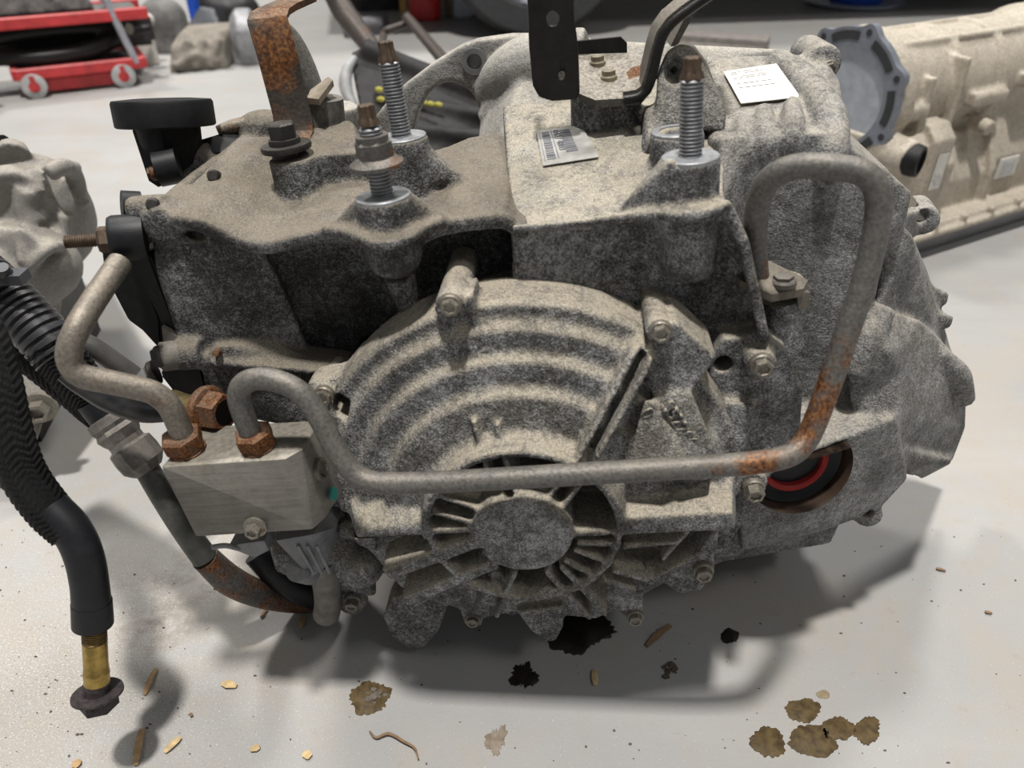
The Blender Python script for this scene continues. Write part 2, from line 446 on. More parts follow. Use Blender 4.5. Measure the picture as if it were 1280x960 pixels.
# left ear with its hole
pY(bm, [(425, 470), (445, 445), (470, 480), (450, 560), (452, 600), (430, 610), (400, 560), (378, 505), (385, 478)], .055, .02)
rib(bm, (392, 580), (462, 636), 24, .040, .03, .06)
rib(bm, (406, 618), (428, 650), 14, .050, .05, .07)
ball(bm, L(434, 660, y=.045), mm(14, L(434, 660, y=.045)))
# bosses for the cover bolts
def yboss(bm, u, v, rpx, y0, y1, n=24):
    p = L(u, v, y=y0); cyl(bm, p, V((p.x, y1, p.z)), mm(rpx, p), None, n)
yboss(bm, 563, 384, 20, .030, .10); yboss(bm, 824, 415, 17, .026, .09); yboss(bm, 405, 496, 16, .05, .09)
rib(bm, (546, 385), (560, 412), 12, .034, .036, .06); rib(bm, (585, 370), (596, 412), 12, .034, .036, .06)
cuts = new()
def cyY(bm, u, v, rpx, y0, y1, n=20):
    p = L(u, v, y=y0); cyl(bm, p, V((p.x, y1, p.z)), mm(rpx, p), None, n)
p = [L(x, y, y=.0) for x, y in ((418, 488), (432, 480), (443, 488), (440, 510), (428, 516), (420, 508))]
EARH = [L(u, v, y=.048) - V((0, .03, 0)) for u, v in ((418, 489), (430, 484), (443, 492), (440, 515), (421, 510))]
prism(cuts, EARH, (0, .10, 0))
def slot(a, b, wpx, y0, y1):
    A, B = L(*a, y=y0), L(*b, y=y0); t_ = (B-A).normalized(); nr = V((-t_.z, 0, t_.x))*mm(wpx, A)/2
    prism(cuts, [A+nr, B+nr, B-nr, A-nr], (0, y1-y0, 0), .8)
slot((607, 692), (560, 711), 8, -.004, .026); slot((552, 716), (499, 738), 8, -.004, .026)
slot((690, 716), (712, 738), 10, .0, .05)
slot((650, 722), (680, 734), 16, .0, .05); slot((722, 748), (746, 770), 9, .008, .05)
slot((630, 612), (640, 630), 12, .0, .05); slot((606, 606), (616, 628), 22, .0, .05); slot((694, 628), (712, 608), 10, .0, .05)
pY(cuts, [(802, 425), (815, 428), (806, 444), (796, 442)], .0, .06)
cyY(cuts, 512, 784, 3.2, .0, .07)
# slots beside the ribs
cast('front_cover', bm, COVER, TR, .00135, cuts, 3, .5)

# ---- main case: front wall, sloped top, bosses, flange rib
bm = new()
pY(bm, [(640, 290), (770, 276), (905, 262), (950, 420), (968, 480), (940, 640), (905, 690), (640, 770), (470, 715), (440, 560), (560, 390), (640, 370)], .070, .16)
# top surface rising to the back
H(bm, [(640, 286, .068), (905, 257, .068), (640, 294, .068), (905, 268, .068), (628, 130, .21), (830, 120, .21), (905, 170, .14), (640, 370, .2), (900, 350, .2)])
# flange rib running down the right edge
H(bm, [(896, 254, .052), (914, 251, .052), (937, 300, .050), (920, 302, .050), (898, 262, .09), (912, 254, .09), (934, 300, .09), (922, 302, .09)])
H(bm, [(937, 300, .050), (920, 302, .050), (948, 420, .046), (963, 424, .046), (934, 300, .09), (922, 302, .09), (950, 420, .09), (961, 424, .09)])
tube(bm, [L(640, 287, y=.064), L(770, 273, y=.064), L(905, 256, y=.060)], .0028, 10, 3)
tube(bm, [L(760, 274, y=.063), L(815, 269, y=.052), L(842, 270, y=.043), L(868, 269, y=.041), L(892, 262, y=.046), L(908, 255, y=.054)], .0034, 10, 5)
H(bm, [(776, 268, .062), (815, 262, .054), (842, 262, .045), (868, 261, .043), (892, 255, .048), (905, 250, .058), (776, 274, .062), (815, 270, .054), (842, 271, .045), (868, 270, .043), (892, 264, .048), (905, 258, .058), (776, 262, .1), (905, 250, .1), (776, 280, .1), (905, 268, .1)])
def zboss(bm, u, v, rpx, z1, y, drop, rr=1.0, cap=.6):
    """vertical boss with its top centre seen at (u, v) on plane y, rounded underneath"""
    p = L(u, v, y=y); r = mm(rpx, p)
    lathe(bm, p - V((0, 0, drop + r*cap)), (0, 0, 1), [(r*.1, 0), (r*.5, r*cap*.08), (r*.82, r*cap*.36), (r*.97, r*cap*.75), (r, r*cap+.001), (r*rr, r*cap+drop)], 32)
    return p, r
SB = zboss(bm, 863, 196, 37, 0, .066, .062, 1.0)
H(bm, [(776, 258, .066), (828, 196, .07), (840, 200, .05), (836, 258, .05), (776, 262, .09), (828, 200, .10), (860, 262, .1), (860, 200, .1)])
zboss(bm, 846, 164, 34, 0, .115, .05)
H(bm, [(812, 205, .118), (880, 200, .118), (900, 190, .14), (812, 250, .12), (900, 250, .14), (828, 195, .17), (870, 190, .17)])
# body right of the flange, with the round ear of the cover bolt
pY(bm, [(885, 450), (905, 424), (950, 418), (985, 440), (1005, 490), (1000, 560), (960, 600), (900, 600)], .055, .10)
pY(bm, [(930, 600), (955, 590), (956, 615), (948, 640), (930, 640), (915, 610)], .055, .05)
H(bm, [(905, 500, .045), (945, 505, .045), (930, 560, .04), (900, 565, .04), (890, 600, .04), (915, 600, .04), (905, 500, .07), (945, 505, .07), (890, 600, .07), (920, 600, .07)])
yboss(bm, 952, 458, 20, .044, .10)
yboss(bm, 942, 606, 18, .046, .10)
# lower back of the case, down to the floor
hull(bm, [V((x, y, z)) for x, y, z in ((-.10, .10, -.12), (.16, .10, -.12), (-.10, .30, -.15), (.16, .30, -.15), (-.07, .13, -.168), (.13, .13, -.168), (-.07, .28, -.18), (.13, .28, -.18), (-.12, .1, .05), (.16, .1, .05), (-.12, .3, .05), (.16, .3, .05))])
cuts = new()
p = L(905, 457, y=.054); cyl(cuts, p - V((0, .04, 0)), p + V((0, .05, 0)), mm(12, p))
for u, v, y, rp in ((850, 160, .115, 17),):
    p = L(u, v, y=y); cyl(cuts, p + V((0, 0, .01)), p - V((0, 0, .03)), mm(rp, p))
cast('main_case', bm, CASE, TR, .0018, cuts, 3, .5)

# ---- left case: dusty top plate with its wavy lip over a recessed wall
bm = new()
ZT = .176
lip = [(200, 268), (240, 272), (270, 284), (300, 298), (333, 302), (370, 294), (405, 287), (440, 291), (480, 300), (520, 290), (556, 276), (600, 270), (628, 268), (642, 280), (660, 282), (656, 240), (640, 200)]
front = [L(u, v, y=.066 if u > 200 else .075) for u, v in lip[:15]]
back = [V((p.x, .21, p.z + .012)) for p in front]
for a, b, c_, d_ in zip(front, front[1:], back, back[1:]):
    hull(bm, [a, b, c_, d_] + [q - V((0, 0, .009)) for q in (a, b)] + [q - V((0, 0, .03)) for q in (c_, d_)])
tube(bm, [p - V((0, -.002, .003)) for p in front], .0042, 10, 4)
# recessed wall below the lip
pY(bm, [(300, 285), (645, 265), (645, 400), (560, 412), (480, 412), (380, 424), (345, 330)], .112, .12)
pY(bm, [(340, 400), (560, 395), (560, 480), (440, 520), (330, 480)], .150, .08)
# left front corner of the case, lit grey
H(bm, [(188, 278, .078), (212, 276, .074), (262, 292, .074), (330, 312, .080), (352, 350, .090), (372, 415, .098), (392, 452, .096), (265, 474, .074), (228, 440, .074), (196, 345, .080),
       (188, 278, .16), (352, 350, .18), (392, 452, .17), (265, 474, .15)])
H(bm, [(252, 450, .066), (272, 430, .068), (340, 425, .084), (430, 470, .084), (400, 540, .07), (300, 520, .07), (256, 480, .066), (252, 450, .14), (430, 470, .14), (400, 540, .13), (300, 520, .13)])
rib(bm, (262, 455), (430, 470), 10, .062, .07, .1)
hull(bm, [L(200, 278, y=.085), L(640, 300, y=.13), L(640, 400, y=.13), L(260, 470, y=.1), V((-.1, .30, .17)), V((-.20, .26, .17)), V((-.18, .26, -.05)), V((0, .30, -.05))])
# ribs and bosses on the dusty top
tube(bm, [L(200, 262, z=.185), L(262, 212, z=.190), L(330, 168, z=.196)], .006, 10, 4)
tube(bm, [L(262, 222, z=.186), L(310, 210, z=.190), L(350, 207, z=.190)], .003, 8, 3)
yb = L(366, 196, y=.138); cyl(bm, V((yb.x, yb.y, .16)), yb, mm(33, yb), mm(30, yb)); tube(bm, [L(240, 262, y=.075), L(226, 300, y=.078)], .004, 8, 2)
tube(bm, [L(396, 196, z=.193), L(440, 192, z=.193), L(480, 190, z=.193)], .0035, 8, 3)
tube(bm, [L(405, 287, y=.063), L(440, 293, y=.048), L(462, 303, y=.038), L(485, 306, y=.036), L(510, 298, y=.041), L(530, 286, y=.055), L(556, 276, y=.063)], .0036, 10, 5)
H(bm, [(405, 282, .064), (440, 286, .050), (462, 296, .041), (485, 299, .039), (510, 292, .044), (530, 280, .056), (405, 288, .064), (440, 294, .05), (462, 303, .041), (485, 306, .039), (510, 299, .044), (530, 287, .056), (405, 280, .1), (530, 276, .1), (405, 295, .1), (530, 295, .1)])
FB = zboss(bm, 479, 246, 37, 0, .060, .034, 1.0, .85)
H(bm, [(412, 287, .066), (442, 250, .066), (460, 245, .06), (460, 292, .056), (412, 290, .08), (442, 250, .09), (470, 290, .09)])
H(bm, [(566, 276, .066), (516, 242, .066), (500, 245, .06), (500, 290, .056), (566, 278, .08), (516, 242, .09), (500, 290, .09)])
cyl(bm, L(500, 345, y=.075), L(514, 396, y=.075), .010, .006, 16)
RB = L(502, 171, y=.125); r_ = mm(33, RB); lathe(bm, RB - V((0, 0, .045)), (0, 0, 1), [(r_*1.08, 0), (r_, .045)], 32)
H(bm, [(585, 226, .120), (536, 182, .125), (520, 185, .12), (520, 232, .115), (585, 228, .14), (536, 182, .15), (520, 230, .15)])
# bracket foot behind the hex bolt
H(bm, [(375, 195, .14), (450, 190, .14), (372, 228, .14), (470, 232, .14), (480, 215, .17), (440, 150, .2), (390, 150, .2), (380, 180, .2), (450, 200, .2)])
# left end: clamp lugs
for u, v, y, rp, ln in ((170, 262, .085, 17, .02), (226, 443, .07, 20, .016)):
    p = L(u, v, y=y); cyl(bm, p - V((ln*.2, 0, 0)), p + V((ln, 0, 0)), mm(rp, p))
yboss(bm, 200, 285, 26, .072, .12)
p = L(216, 212, z=.19); cyl(bm, p - V((.014, 0, 0)), p + V((.03, 0.01, .004)), mm(19, p))
cuts = new()
H(cuts, [(222, 284, .05), (250, 288, .05), (278, 303, .05), (262, 303, .05), (236, 299, .05), (224, 288, .09), (250, 290, .09), (270, 301, .09), (240, 298, .09)])
prism(cuts, EARH, (0, .16, 0), 1.1)
cast('left_case', bm, TOPCASE, TR, .0018, cuts, 3, .5)

# ---- differential and right-hand case
bm = new()
pY(bm, [(915, 190), (960, 172), (1040, 165), (1106, 213), (1112, 285), (1090, 400), (1062, 500), (980, 500), (950, 420), (918, 270)], .120, .12)
H(bm, [(905, 188, .122), (1045, 170, .122), (892, 75, .235), (1030, 66, .235), (1050, 100, .21), (1058, 150, .16), (905, 230, .2), (1040, 230, .2), (880, 70, .25), (880, 110, .2)])
tube(bm, [L(968, 74, y=.232), L(1000, 98, y=.198), L(1034, 146, y=.146), L(1040, 190, y=.120), L(1040, 230, y=.118)], [.008, .011, .012, .010, .004], 12, 5)
tube(bm, [L(896, 80, y=.235), L(893, 130, y=.19), L(900, 185, y=.13)], [.006, .007, .008], 12, 5)
for u, v in ((930, 178), (955, 168), (990, 160)): tube(bm, [L(u, v-34, y=.165), L(u, v-12, y=.138), L(u, v+12, y=.1245), L(u, v+50, y=.1235)], [.004, .0075, .0075, .003], 10, 5)
p = L(1030, 80, y=.225); cyl(bm, p, p + V((0, .05, 0)), mm(23, p))
H(bm, [(1046, 165, .135), (1110, 214, .130), (1139, 240, .130), (1136, 258, .130), (1112, 288, .130), (1100, 260, .130), (1046, 165, .16), (1110, 214, .15), (1139, 240, .15), (1136, 258, .15), (1112, 288, .15)])
H(bm, [(1112, 285, .150), (1139, 290, .150), (1135, 310, .15), (1105, 310, .15), (1165, 365, .19), (1172, 440, .19), (1090, 400, .14), (1085, 420, .13), (1112, 285, .2), (1160, 340, .22), (1190, 440, .24)])
hull(bm, [L(u, v, y=y) for u, v, y in ((1036, 165, .124), (1050, 160, .15), (1110, 212, .128), (1114, 290, .128), (1040, 310, .124), (1136, 262, .134), (1118, 310, .14), (1060, 165, .2), (1110, 215, .2), (1120, 330, .2), (1040, 310, .2))])
hull(bm, [L(u, v, y=y) for u, v, y in ((900, 172, .118), (935, 165, .124), (935, 300, .124), (915, 300, .100), (900, 262, .095), (890, 180, .13), (900, 172, .2), (935, 300, .2))])
# bulging lower right housing
H(bm, [(1085, 385, .120), (1060, 470, .108), (1063, 505, .104), (1122, 523, .104), (1150, 400, .145), (1190, 440, .170), (1208, 482, .180), (1206, 535, .178), (1190, 576, .175), (1140, 595, .14),
       (1128, 560, .115), (1085, 385, .25), (1190, 440, .27), (1206, 535, .27), (1190, 576, .26), (1120, 590, .2), (1120, 440, .112)])
H(bm, [(1128, 560, .112), (1190, 573, .150), (1188, 580, .150), (1150, 592, .150), (1125, 580, .112), (1190, 573, .19), (1150, 600, .19)])
tube(bm, [L(1106, 384, y=.124), L(1086, 420, y=.114), L(1066, 470, y=.106)], [.008, .011, .009], 12, 5); tube(bm, [L(1172, 440, y=.158), L(1196, 468, y=.168), L(1206, 500, y=.176)], [.006, .010, .008], 12, 5); hull(bm, [L(u, v, y=y) for u, v, y in ((1100, 395, .118), (1150, 420, .140), (1150, 500, .128), (1080, 490, .104), (1110, 440, .100), (1100, 395, .17), (1150, 500, .17))])
# axle tube housing with its flat top ledge
A0 = L(1120, 523, y=.098); A1 = L(1000, 568, y=.070)
ax = (A1 - A0); ax.z = 0
hull(bm, [A0, L(1062, 503, y=.135), L(1000, 520, y=.12), A1, L(930, 590, y=.07),
          L(1134, 600, y=.115), L(1097, 640, y=.105), L(1030, 664, y=.085), L(960, 676, y=.075), L(925, 690, y=.075), L(925, 600, y=.07), V((.17, .22, -.15)), V((.26, .22, -.13)), V((.30, .22, -.02)), V((.17, .22, .03))])
hull(bm, [V((x, y, z)) for x, y, z in ((.14, .12, -.15), (.24, .14, -.15), (.14, .26, -.19), (.24, .26, -.19), (.14, .12, .0), (.28, .15, .0), (.14, .3, .0), (.28, .3, .0), (.14, .3, .16), (.26, .3, .16), (.14, .2, .16))])
for u, v in ((960, 670), (990, 665), (1020, 658), (1070, 645)): rib(bm, (u, v-14), (u-4, v+6), 8, .072 + (u-960)*.0003, .075 + (u-960)*.0003, .12)
p = L(1088, 648, y=.105); cyl(bm, p, p + V((0, .03, 0)), mm(17, p))
# lugs on the far right
hull(bm, [L(u, v, y=y) for u, v, y in ((1112, 268, .150), (1150, 262, .218), (1148, 292, .218), (1110, 312, .150), (1112, 268, .20), (1150, 262, .245), (1148, 292, .245), (1095, 312, .20))])
p = L(1156, 277, y=.22); cyl(bm, p, p + V((.004, .03, 0)), mm(19, p)); H(bm, [(1128, 262, .22), (1150, 258, .22), (1140, 300, .22), (1120, 310, .22), (1128, 262, .25), (1150, 258, .25), (1140, 300, .25)])
H(bm, [(1150, 350, .21), (1186, 366, .21), (1184, 380, .21), (1165, 385, .21), (1150, 350, .24), (1186, 366, .24), (1165, 390, .24)])
H(bm, [(1160, 382, .2), (1192, 396, .2), (1188, 410, .2), (1170, 412, .2), (1160, 382, .23), (1192, 396, .23), (1170, 412, .23)])
cuts = new()
AXC = L(1003, 588, y=.066); axd = V((.16, -1, .12)).normalized()
nP = (A1 - A0).cross(L(1062, 503, y=.135) - A0).normalized()
if nP.z < 0: nP = -nP
def under(q):
    """keeps the bore below the ledge over it"""
    k = (q - A0).dot(nP) + .0035
    return q - nP*k if k > 0 else q
loft(cuts, [[under(q) for q in ring(AXC + axd*k, axd, .037, 48)] for k in (-.05, .05)])
p = L(1087, 648, y=.10); cyl(cuts, p - V((0, .02, 0)), p + V((0, .025, 0)), mm(9, p))
p = L(1156, 277, y=.21); cyl(cuts, p - V((0, .03, 0)), p + V((.004, .08, 0)), mm(9, p))
cast('differential_case', bm, DIFF, TR, .0019, cuts, 4, .5)
# ---------------------------------------------------------------- details bolted to the transmission
def P3(o, name, bm, mat, smooth=.6, off=None, label=None):
    """a part of part o (authored in the same frame)"""
    return obj(name, bm, mat, o, smooth, off, label)
Yf = V((0, -1, 0))
def hexbolt(parent, c, d, rpx, hpx=None, name='bolt', mat=None, recess=True, flange=1.2, label=None):
    """flange bolt: washer face, six-sided head with a dished top"""
    c, d = V(c), V(d).normalized(); r = mm(rpx, c); h = r*1.1 if hpx is None else mm(hpx, c)
    bm = new()
    lathe(bm, c, d, [(r*flange, -.002), (r*flange, r*.12), (r*1.08, r*.3), (r*.9, r*.32)], 24)
    x = 0.26
    lathe(bm, c, d, [(r*.98, r*.25), (r*.98, h*.92), (r*.86, h)] + ([(r*.62, h), (r*.5, h*.78), (1e-4, h*.72)] if recess else [(1e-4, h*1.02)]), 6, x)
    return obj(name, bm, mat or STEEL, parent, .5, label=label)
covbolts = [hexbolt(TR, L(563, 381, y=.027), Yf, 12, 12), hexbolt(TR, L(826, 414, y=.023), Yf, 12, 12), hexbolt(TR, L(952, 456, y=.041), Yf, 13, 14),
            hexbolt(TR, L(405, 494, y=.044), Yf, 11, 9), hexbolt(TR, L(591, 774, y=.044), Yf, 8, 8), hexbolt(TR, L(794, 771, y=.044), Yf, 9, 9),
            hexbolt(TR, L(879, 714, y=.042), Yf, 11, 11), hexbolt(TR, L(942, 610, y=.042), V((0, -1, -.1)), 12, 16), hexbolt(TR, L(441, 750, y=.05), V((0, -1, -.2)), 9, 12),
            hexbolt(TR, L(1037, 86, y=.223), Yf, 9, 7)]
# studs with six-lobed ends
def stud(v_top, u_top, top, y, z0, label):
    a = L(*top, y=y); a = V((a.x, a.y, z0)); b = L(u_top, v_top, y=y); ln = b.z - z0
    bm = new(); thread(bm, a - V((0, 0, .004)), a + V((0, 0, ln*.80)), .0063, .0020, .17)
    o = obj('mounting_stud', bm, ZINC, TR, .4, label=label)
    bm = new(); loops = []
    for z, r in ((ln*.79, .0058), (ln*.84, .0052), (ln*.87, .0043), (ln*.99, .0041), (ln, .0036)):
        loops.append([a + V(((r*(1+.13*math.cos(6*t)))*math.cos(t), (r*(1+.13*math.cos(6*t)))*math.sin(t), z)) for t in [2*math.pi*i/48 for i in range(48)]])
    loft(bm, loops)
    P3(o, 'stud_tip', bm, RUSTT, .5)
    return o, a, ln
RUSTT = plain('rusted_tip', (.085, .055, .035), .5, .45, .5, 250, .3, .1)
stud(71, 864, (863, 196), .066, .2083, 'upright zinc stud on the right front boss')
stud(52, 474, (502, 171), .125, .2182, 'upright zinc stud on the rear left boss')
so, sa, sl = stud(131, 452, (479, 246), .060, .2019, 'upright zinc stud with a flanged nut')
nz = L(466, 208, y=.06).z - sa.z
bm = new(); c0 = sa + V((0, 0, nz)); r = .0105
lathe(bm, c0, (0, 0, 1), [(.0063, -.001), (.0152, 0), (.0150, .002), (.0112, .0045), (.0104, .005)], 32)
lathe(bm, c0, (0, 0, 1), [(r, .004), (r, .0128), (r*.86, .0142), (.0062, .0142)], 6, .5)
lathe(bm, c0, (0, 0, 1), [(.0090, .0135), (.0090, .0168), (.0064, .0171)], 32)
P3(so, 'flange_nut', bm, rusty('rusted_nut', (.12, .115, .11), .5, .68, 60, .5, .5, .3), .5)

# machined faces of the bosses
FACE = plain('machined_face', (.30, .31, .32), .5, .4, .3, 250)
for (c_, r_o, r_i) in ((V((L(863, 196, y=.066).x, .066, .2083)), mm(37, L(863, 196, y=.066)), .0064), (V((L(502, 171, y=.125).x, .125, .2182)), mm(32, L(502, 171, y=.125)), .0064), (V((L(479, 246, y=.06).x, .06, .2019)), mm(36, L(479, 246, y=.06)), .0064), (L(846, 164, y=.115), mm(33, L(846, 164, y=.115)), .0105)):
    bm = new(); lathe(bm, c_, (0, 0, 1), [(r_o*.97, -.002), (r_o*.97, .0003), (r_o*.94, .0007), (r_i, .0007), (r_i, -.002)], 36); obj('boss_face', bm, FACE, TR, .5)
# cooler pipe
def tubeL(lst, r, n=18, k=6):
    bm = new(); tube(bm, [L(u, v, y=y) for u, v, y in lst], r, n, k); return bm
bm = tubeL([(947, 345, .074), (945, 322, .072), (944, 295, .066), (947, 258, .058), (958, 229, .050), (980, 213, .044), (1010, 207, .040), (1052, 210, .036), (1080, 217, .033), (1096, 238, .031), (1097, 275, .029),
            (1082, 345, .024), (1060, 412, .018), (1036, 482, .012), (1017, 532, .006), (1004, 555, .001), (984, 570, -.004), (945, 578, -.007), (880, 583, -.009), (700, 594, -.010), (560, 602, -.010), (490, 604, -.010), (458, 600, -.009), (437, 586, -.007), (418, 558, -.004),
            (398, 520, .0), (374, 490, .003), (345, 476, .005), (318, 474, .006), (302, 483, .006), (299, 500, .006), (306, 523, .006), (315, 545, .007)], .0066)
CP = obj('cooler_pipe', bm, PIPE, TR, .9, label='bent grey steel pipe with rust at its lower right bend')
bm = tubeL([(320, 552, .010), (232, 552, .010), (232, 552, .010)][1:2]*1 + [(224, 533, .009), (212, 508, .008), (194, 492, .007), (168, 484, .004), (135, 477, .0), (104, 470, -.004), (89, 456, -.004), (87, 436, -.002), (98, 408, .006), (116, 378, .022), (136, 348, .042), (150, 328, .056)], .0070)
obj('return_pipe', bm, PIPE2 if 'PIPE2' in globals() else rusty('grey_brown_pipe', (.19, .17, .145), .60, .74, 40, .4, .5, .45), TR, .9, label='bent brownish steel pipe at the left end')
def fitting(u, v, y, rpx):
    c = L(u, v, y=y); r = mm(rpx, c); d = V((-.03, -.12, 1)).normalized(); bm = new()
    lathe(bm, c, d, [(r*.85, -r*1.0), (r*.92, -r*.9), (r*.82, -r*.8), (r*.92, -r*.7), (r*.82, -r*.6), (r*.92, -r*.5), (r*.82, -r*.4), (r*.9, -r*.3)], 24)
    lathe(bm, c, d, [(r*.95, -r*.35), (r*1.02, -r*.2), (r*1.02, r*.42), (r*.86, r*.55), (r*.45, r*.55)], 6, .4)
    return bm
obj('pipe_nut', fitting(229, 552, .010, 25), RUST, TR, .5); obj('pipe_nut', fitting(319, 548, .008, 24), RUST, TR, .5)
# clamp of the pipe on the right
bm = new()
slab(bm, [(915, 336, .078), (962, 326, .088), (1010, 350, .078), (1004, 361, .070), (965, 368, .062), (925, 350, .062)], (0, 0, -.005))
slab(bm, [(996, 364, .070), (1012, 366, .074), (1012, 386, .074), (998, 386, .070)], (0, .004, 0))
cl = obj('pipe_clamp', bm, DARKST2 if 'DARKST2' in globals() else plain('dusty_clamp', (.13, .112, .09), .7, .2, .4, 120, .4, .5), TR, .5)
hexbolt(cl, L(979, 352, y=.070), (0, 0, 1), 13, 9, flange=1.25, recess=False, mat=DUSTB if 'DUSTB' in globals() else plain('dusty_bolt', (.10, .092, .085), .6, .4, .3, 150, .3, .3))
bm = new(); cyl(bm, L(985, 395, y=.10), L(985, 355, y=.085), .011, .010); cyl(bm, L(975, 430, y=.085), L(975, 372, y=.083), .0145, .0115, 20)
obj('clamp_post', bm, CASE, TR, .6)

# machined block
FTL, FTR, FBR, FBL = L(201, 584, y=-.004), L(356, 574, y=-.004), L(391, 662, y=-.004), L(245, 671, y=-.004)
bk = V((.004, .042, .0))
bm = new(); hull(bm, [FTL, FTR, FBR, FBL] + [p + bk for p in (FTL, FBL)] + [FTR + V((.010, .040, 0)), FBR + V((.010, .040, 0)), FTR + V((.0085, .008, .001)), FBR + V((.007, .008, .003))])
bmesh.ops.bevel(bm, geom=list(bm.edges), offset=.0008, segments=2, affect='EDGES', profile=.5)
BK = obj('pipe_block', bm, BLOCKM, TR, .5, label='machined aluminium block holding the pipe ends')
hexbolt(BK, L(319, 659, y=-.005), Yf, 10, 14, flange=1.5)
def onquad(u, v, p0, n):
    d = M3i @ ray(u, v); return eL + d*((p0 - eL).dot(n)/d.dot(n))
sn = (FTR + V((.0085, .008, .001)) - FTR).cross(FBR - FTR).normalized()
if sn.x < 0: sn = -sn
sp = FTR + V((.0085, .008, .001))
sn2 = V((1, -.12, .1)).normalized()
c = (FTR + FBR)/2 + V((.0105, .018, .006))
bm = new(); lathe(bm, c, sn2, [(.0075, -.003), (.0075, .0012), (.0055, .0014), (.0048, -.002), (1e-4, -.003)], 20); P3(BK, 'port_plug', bm, STEEL)
bm = new(); q = FBR + V((.0108, .020, .012)); lathe(bm, q, sn2, [(.0045, -.001), (.0045, .0006), (1e-4, .0008)], 12)
P3(BK, 'paint_dot', bm, plain('teal_paint', (.02, .22, .19), .5, 0, .2), label='small teal paint mark')

# open rusty fitting with a bore, left of the second nut
c = L(262, 512, y=.045); d = V((1, -.38, .02)).normalized(); bm = new()
lathe(bm, c, d, [(.006, -.004), (.0155, -.004), (.0160, -.001), (.0150, .001), (.0125, .002)], 36)
lathe(bm, c, d, [(.0135, .0015), (.0135, .012), (.0122, .014), (.0085, .014), (.0080, .002), (1e-4, .002)], 6, .3)
fo = obj('port_fitting', bm, RUST, TR, .5, label='rusted hexagonal fitting with an open bore')
bm = new(); lathe(bm, c, d, [(.0086, .0141), (.0084, .0138), (.0078, .004), (1e-4, .0035)], 24); P3(fo, 'bore', bm, DARK)
bm = new(); tube(bm, [c - d*.002, c - d*.02, c - d*.034 + V((0, 0, .002))], .0075, 14, 4); P3(fo, 'fitting_neck', bm, plain('brass_neck', (.20, .16, .075), .45, .6, .5, 120), .8)
bm = tubeL([(240, 508, .060), (206, 512, .052), (175, 512, .044), (140, 500, .038), (105, 478, .034), (85, 462, .034)], .0085, 14)
obj('black_oil_line', bm, plain('dark_oil_line', (.035, .034, .036), .4, .2, .5, 120), TR, .9)

# black connector housing at the left end
bm = new()
pY(bm, [(125, 302), (150, 296), (170, 322), (200, 398), (202, 440), (193, 432), (180, 411), (160, 402), (130, 345)], .088, .040)
pY(bm, [(166, 320), (186, 318), (227, 426), (212, 430), (171, 338)], .078, .03)
pY(bm, [(205, 455), (250, 455), (262, 500), (230, 508), (200, 470)], .085, .03)
bmesh.ops.bevel(bm, geom=list(bm.edges), offset=.0015, segments=2, affect='EDGES')
CH = obj('connector_housing', bm, PLASTIC, TR, .5, label='black plastic connector housing on the left end')
bm = new(); a = L(137, 299, y=.070); b = L(182, 296, y=.078)
lathe(bm, a, b - a, [(.007, 0), (.0130, .0005), (.0142, .003), (.0142, (b-a).length)], 28); cyl(bm, L(152, 256, y=.090), L(176, 257, y=.096), .0088)
obj('rubber_bushing', bm, RUBBER, TR, .6)
bm = new(); dd = (a - b).normalized(); thread(bm, a, a + dd*.026, .0040, .0013, .12); lathe(bm, a - dd*.001, dd, [(.0082, 0), (.0082, .006), (.007, .0075), (.004, .0075)], 6)
obj('side_stud', bm, RUSTT, TR, .5, label='rusted stud pointing out of the left end')
bm = new(); cyl(bm, L(203, 446, y=.066), L(234, 442, y=.070), .0098); slab(bm, [(202, 408, .075), (215, 430, .072), (231, 428, .072), (231, 445, .07), (206, 445, .07)], (0, .01, 0))
obj('clamp_lug', bm, plain('dusty_lug', (.13, .12, .11), .7, .1, .4, 120, .3, .4), TR, .6)
hexbolt(TR, L(199, 446, y=.062), (-1, -.4, 0), 12, 8, mat=DARKST); hexbolt(TR, L(192, 466, y=.066), (-1, -.4, -.2), 13, 7, mat=DARKST)
hexbolt(TR, L(192, 216, y=.185), (-1, -.2, 0), 8, 6, mat=RUST, recess=False)
bm = new(); cyl(bm, L(196, 212, y=.180), L(224, 206, y=.186), .0125, .0128)
obj('rubber_bushing', bm, RUBBER, TR, .6)
for u, v, y, k in ((193, 256, .080, 1), (268, 220, .13, 1), (272, 440, .066, .6)):
    bm = new(); p = L(u, v, y=y); lathe(bm, p, (.3, -1, .35), [(.0042*k, -.006), (.0042*k, .004), (.003*k, .006), (1e-4, .006)], 14); obj('roll_pin', bm, DARKST if v != 440 else RUST, TR, .6)

# black mushroom cap
zc = L(202, 124, y=.215)
rc = mm(60, zc); ex = V((.07, .17, 1)).normalized(); bm = new()
lathe(bm, zc - ex*.019, ex, [(rc*.97, 0), (rc, .001), (rc, .0165), (rc*.97, .0185), (rc*.6, .0195), (1e-4, .0195)], 40)
CA = obj('filler_cap', bm, PLASTIC, TR, .5, label='round black plastic cap on a tapered neck')
bm = new()
pts = [(208, 150, .216, 40), (212, 175, .213, 37), (214, 200, .210, 30), (214, 218, .207, 22), (212, 229, .205, 10)]
rows = []
for u, v, y, rp in pts:
    p = L(u, v, y=y); rows.append(ring(p, V((0, 0, 1)), mm(rp, p), 28))
loft(bm, rows); H(bm, [(164, 152, .205), (200, 156, .19), (250, 152, .205), (166, 165, .200), (178, 200, .195), (186, 226, .190), (198, 234, .190), (212, 228, .190), (240, 205, .20), (254, 188, .215), (200, 160, .187), (166, 150, .235), (250, 150, .235), (254, 188, .24), (190, 226, .22)])
P3(CA, 'neck', bm, PLASTIC, .5)
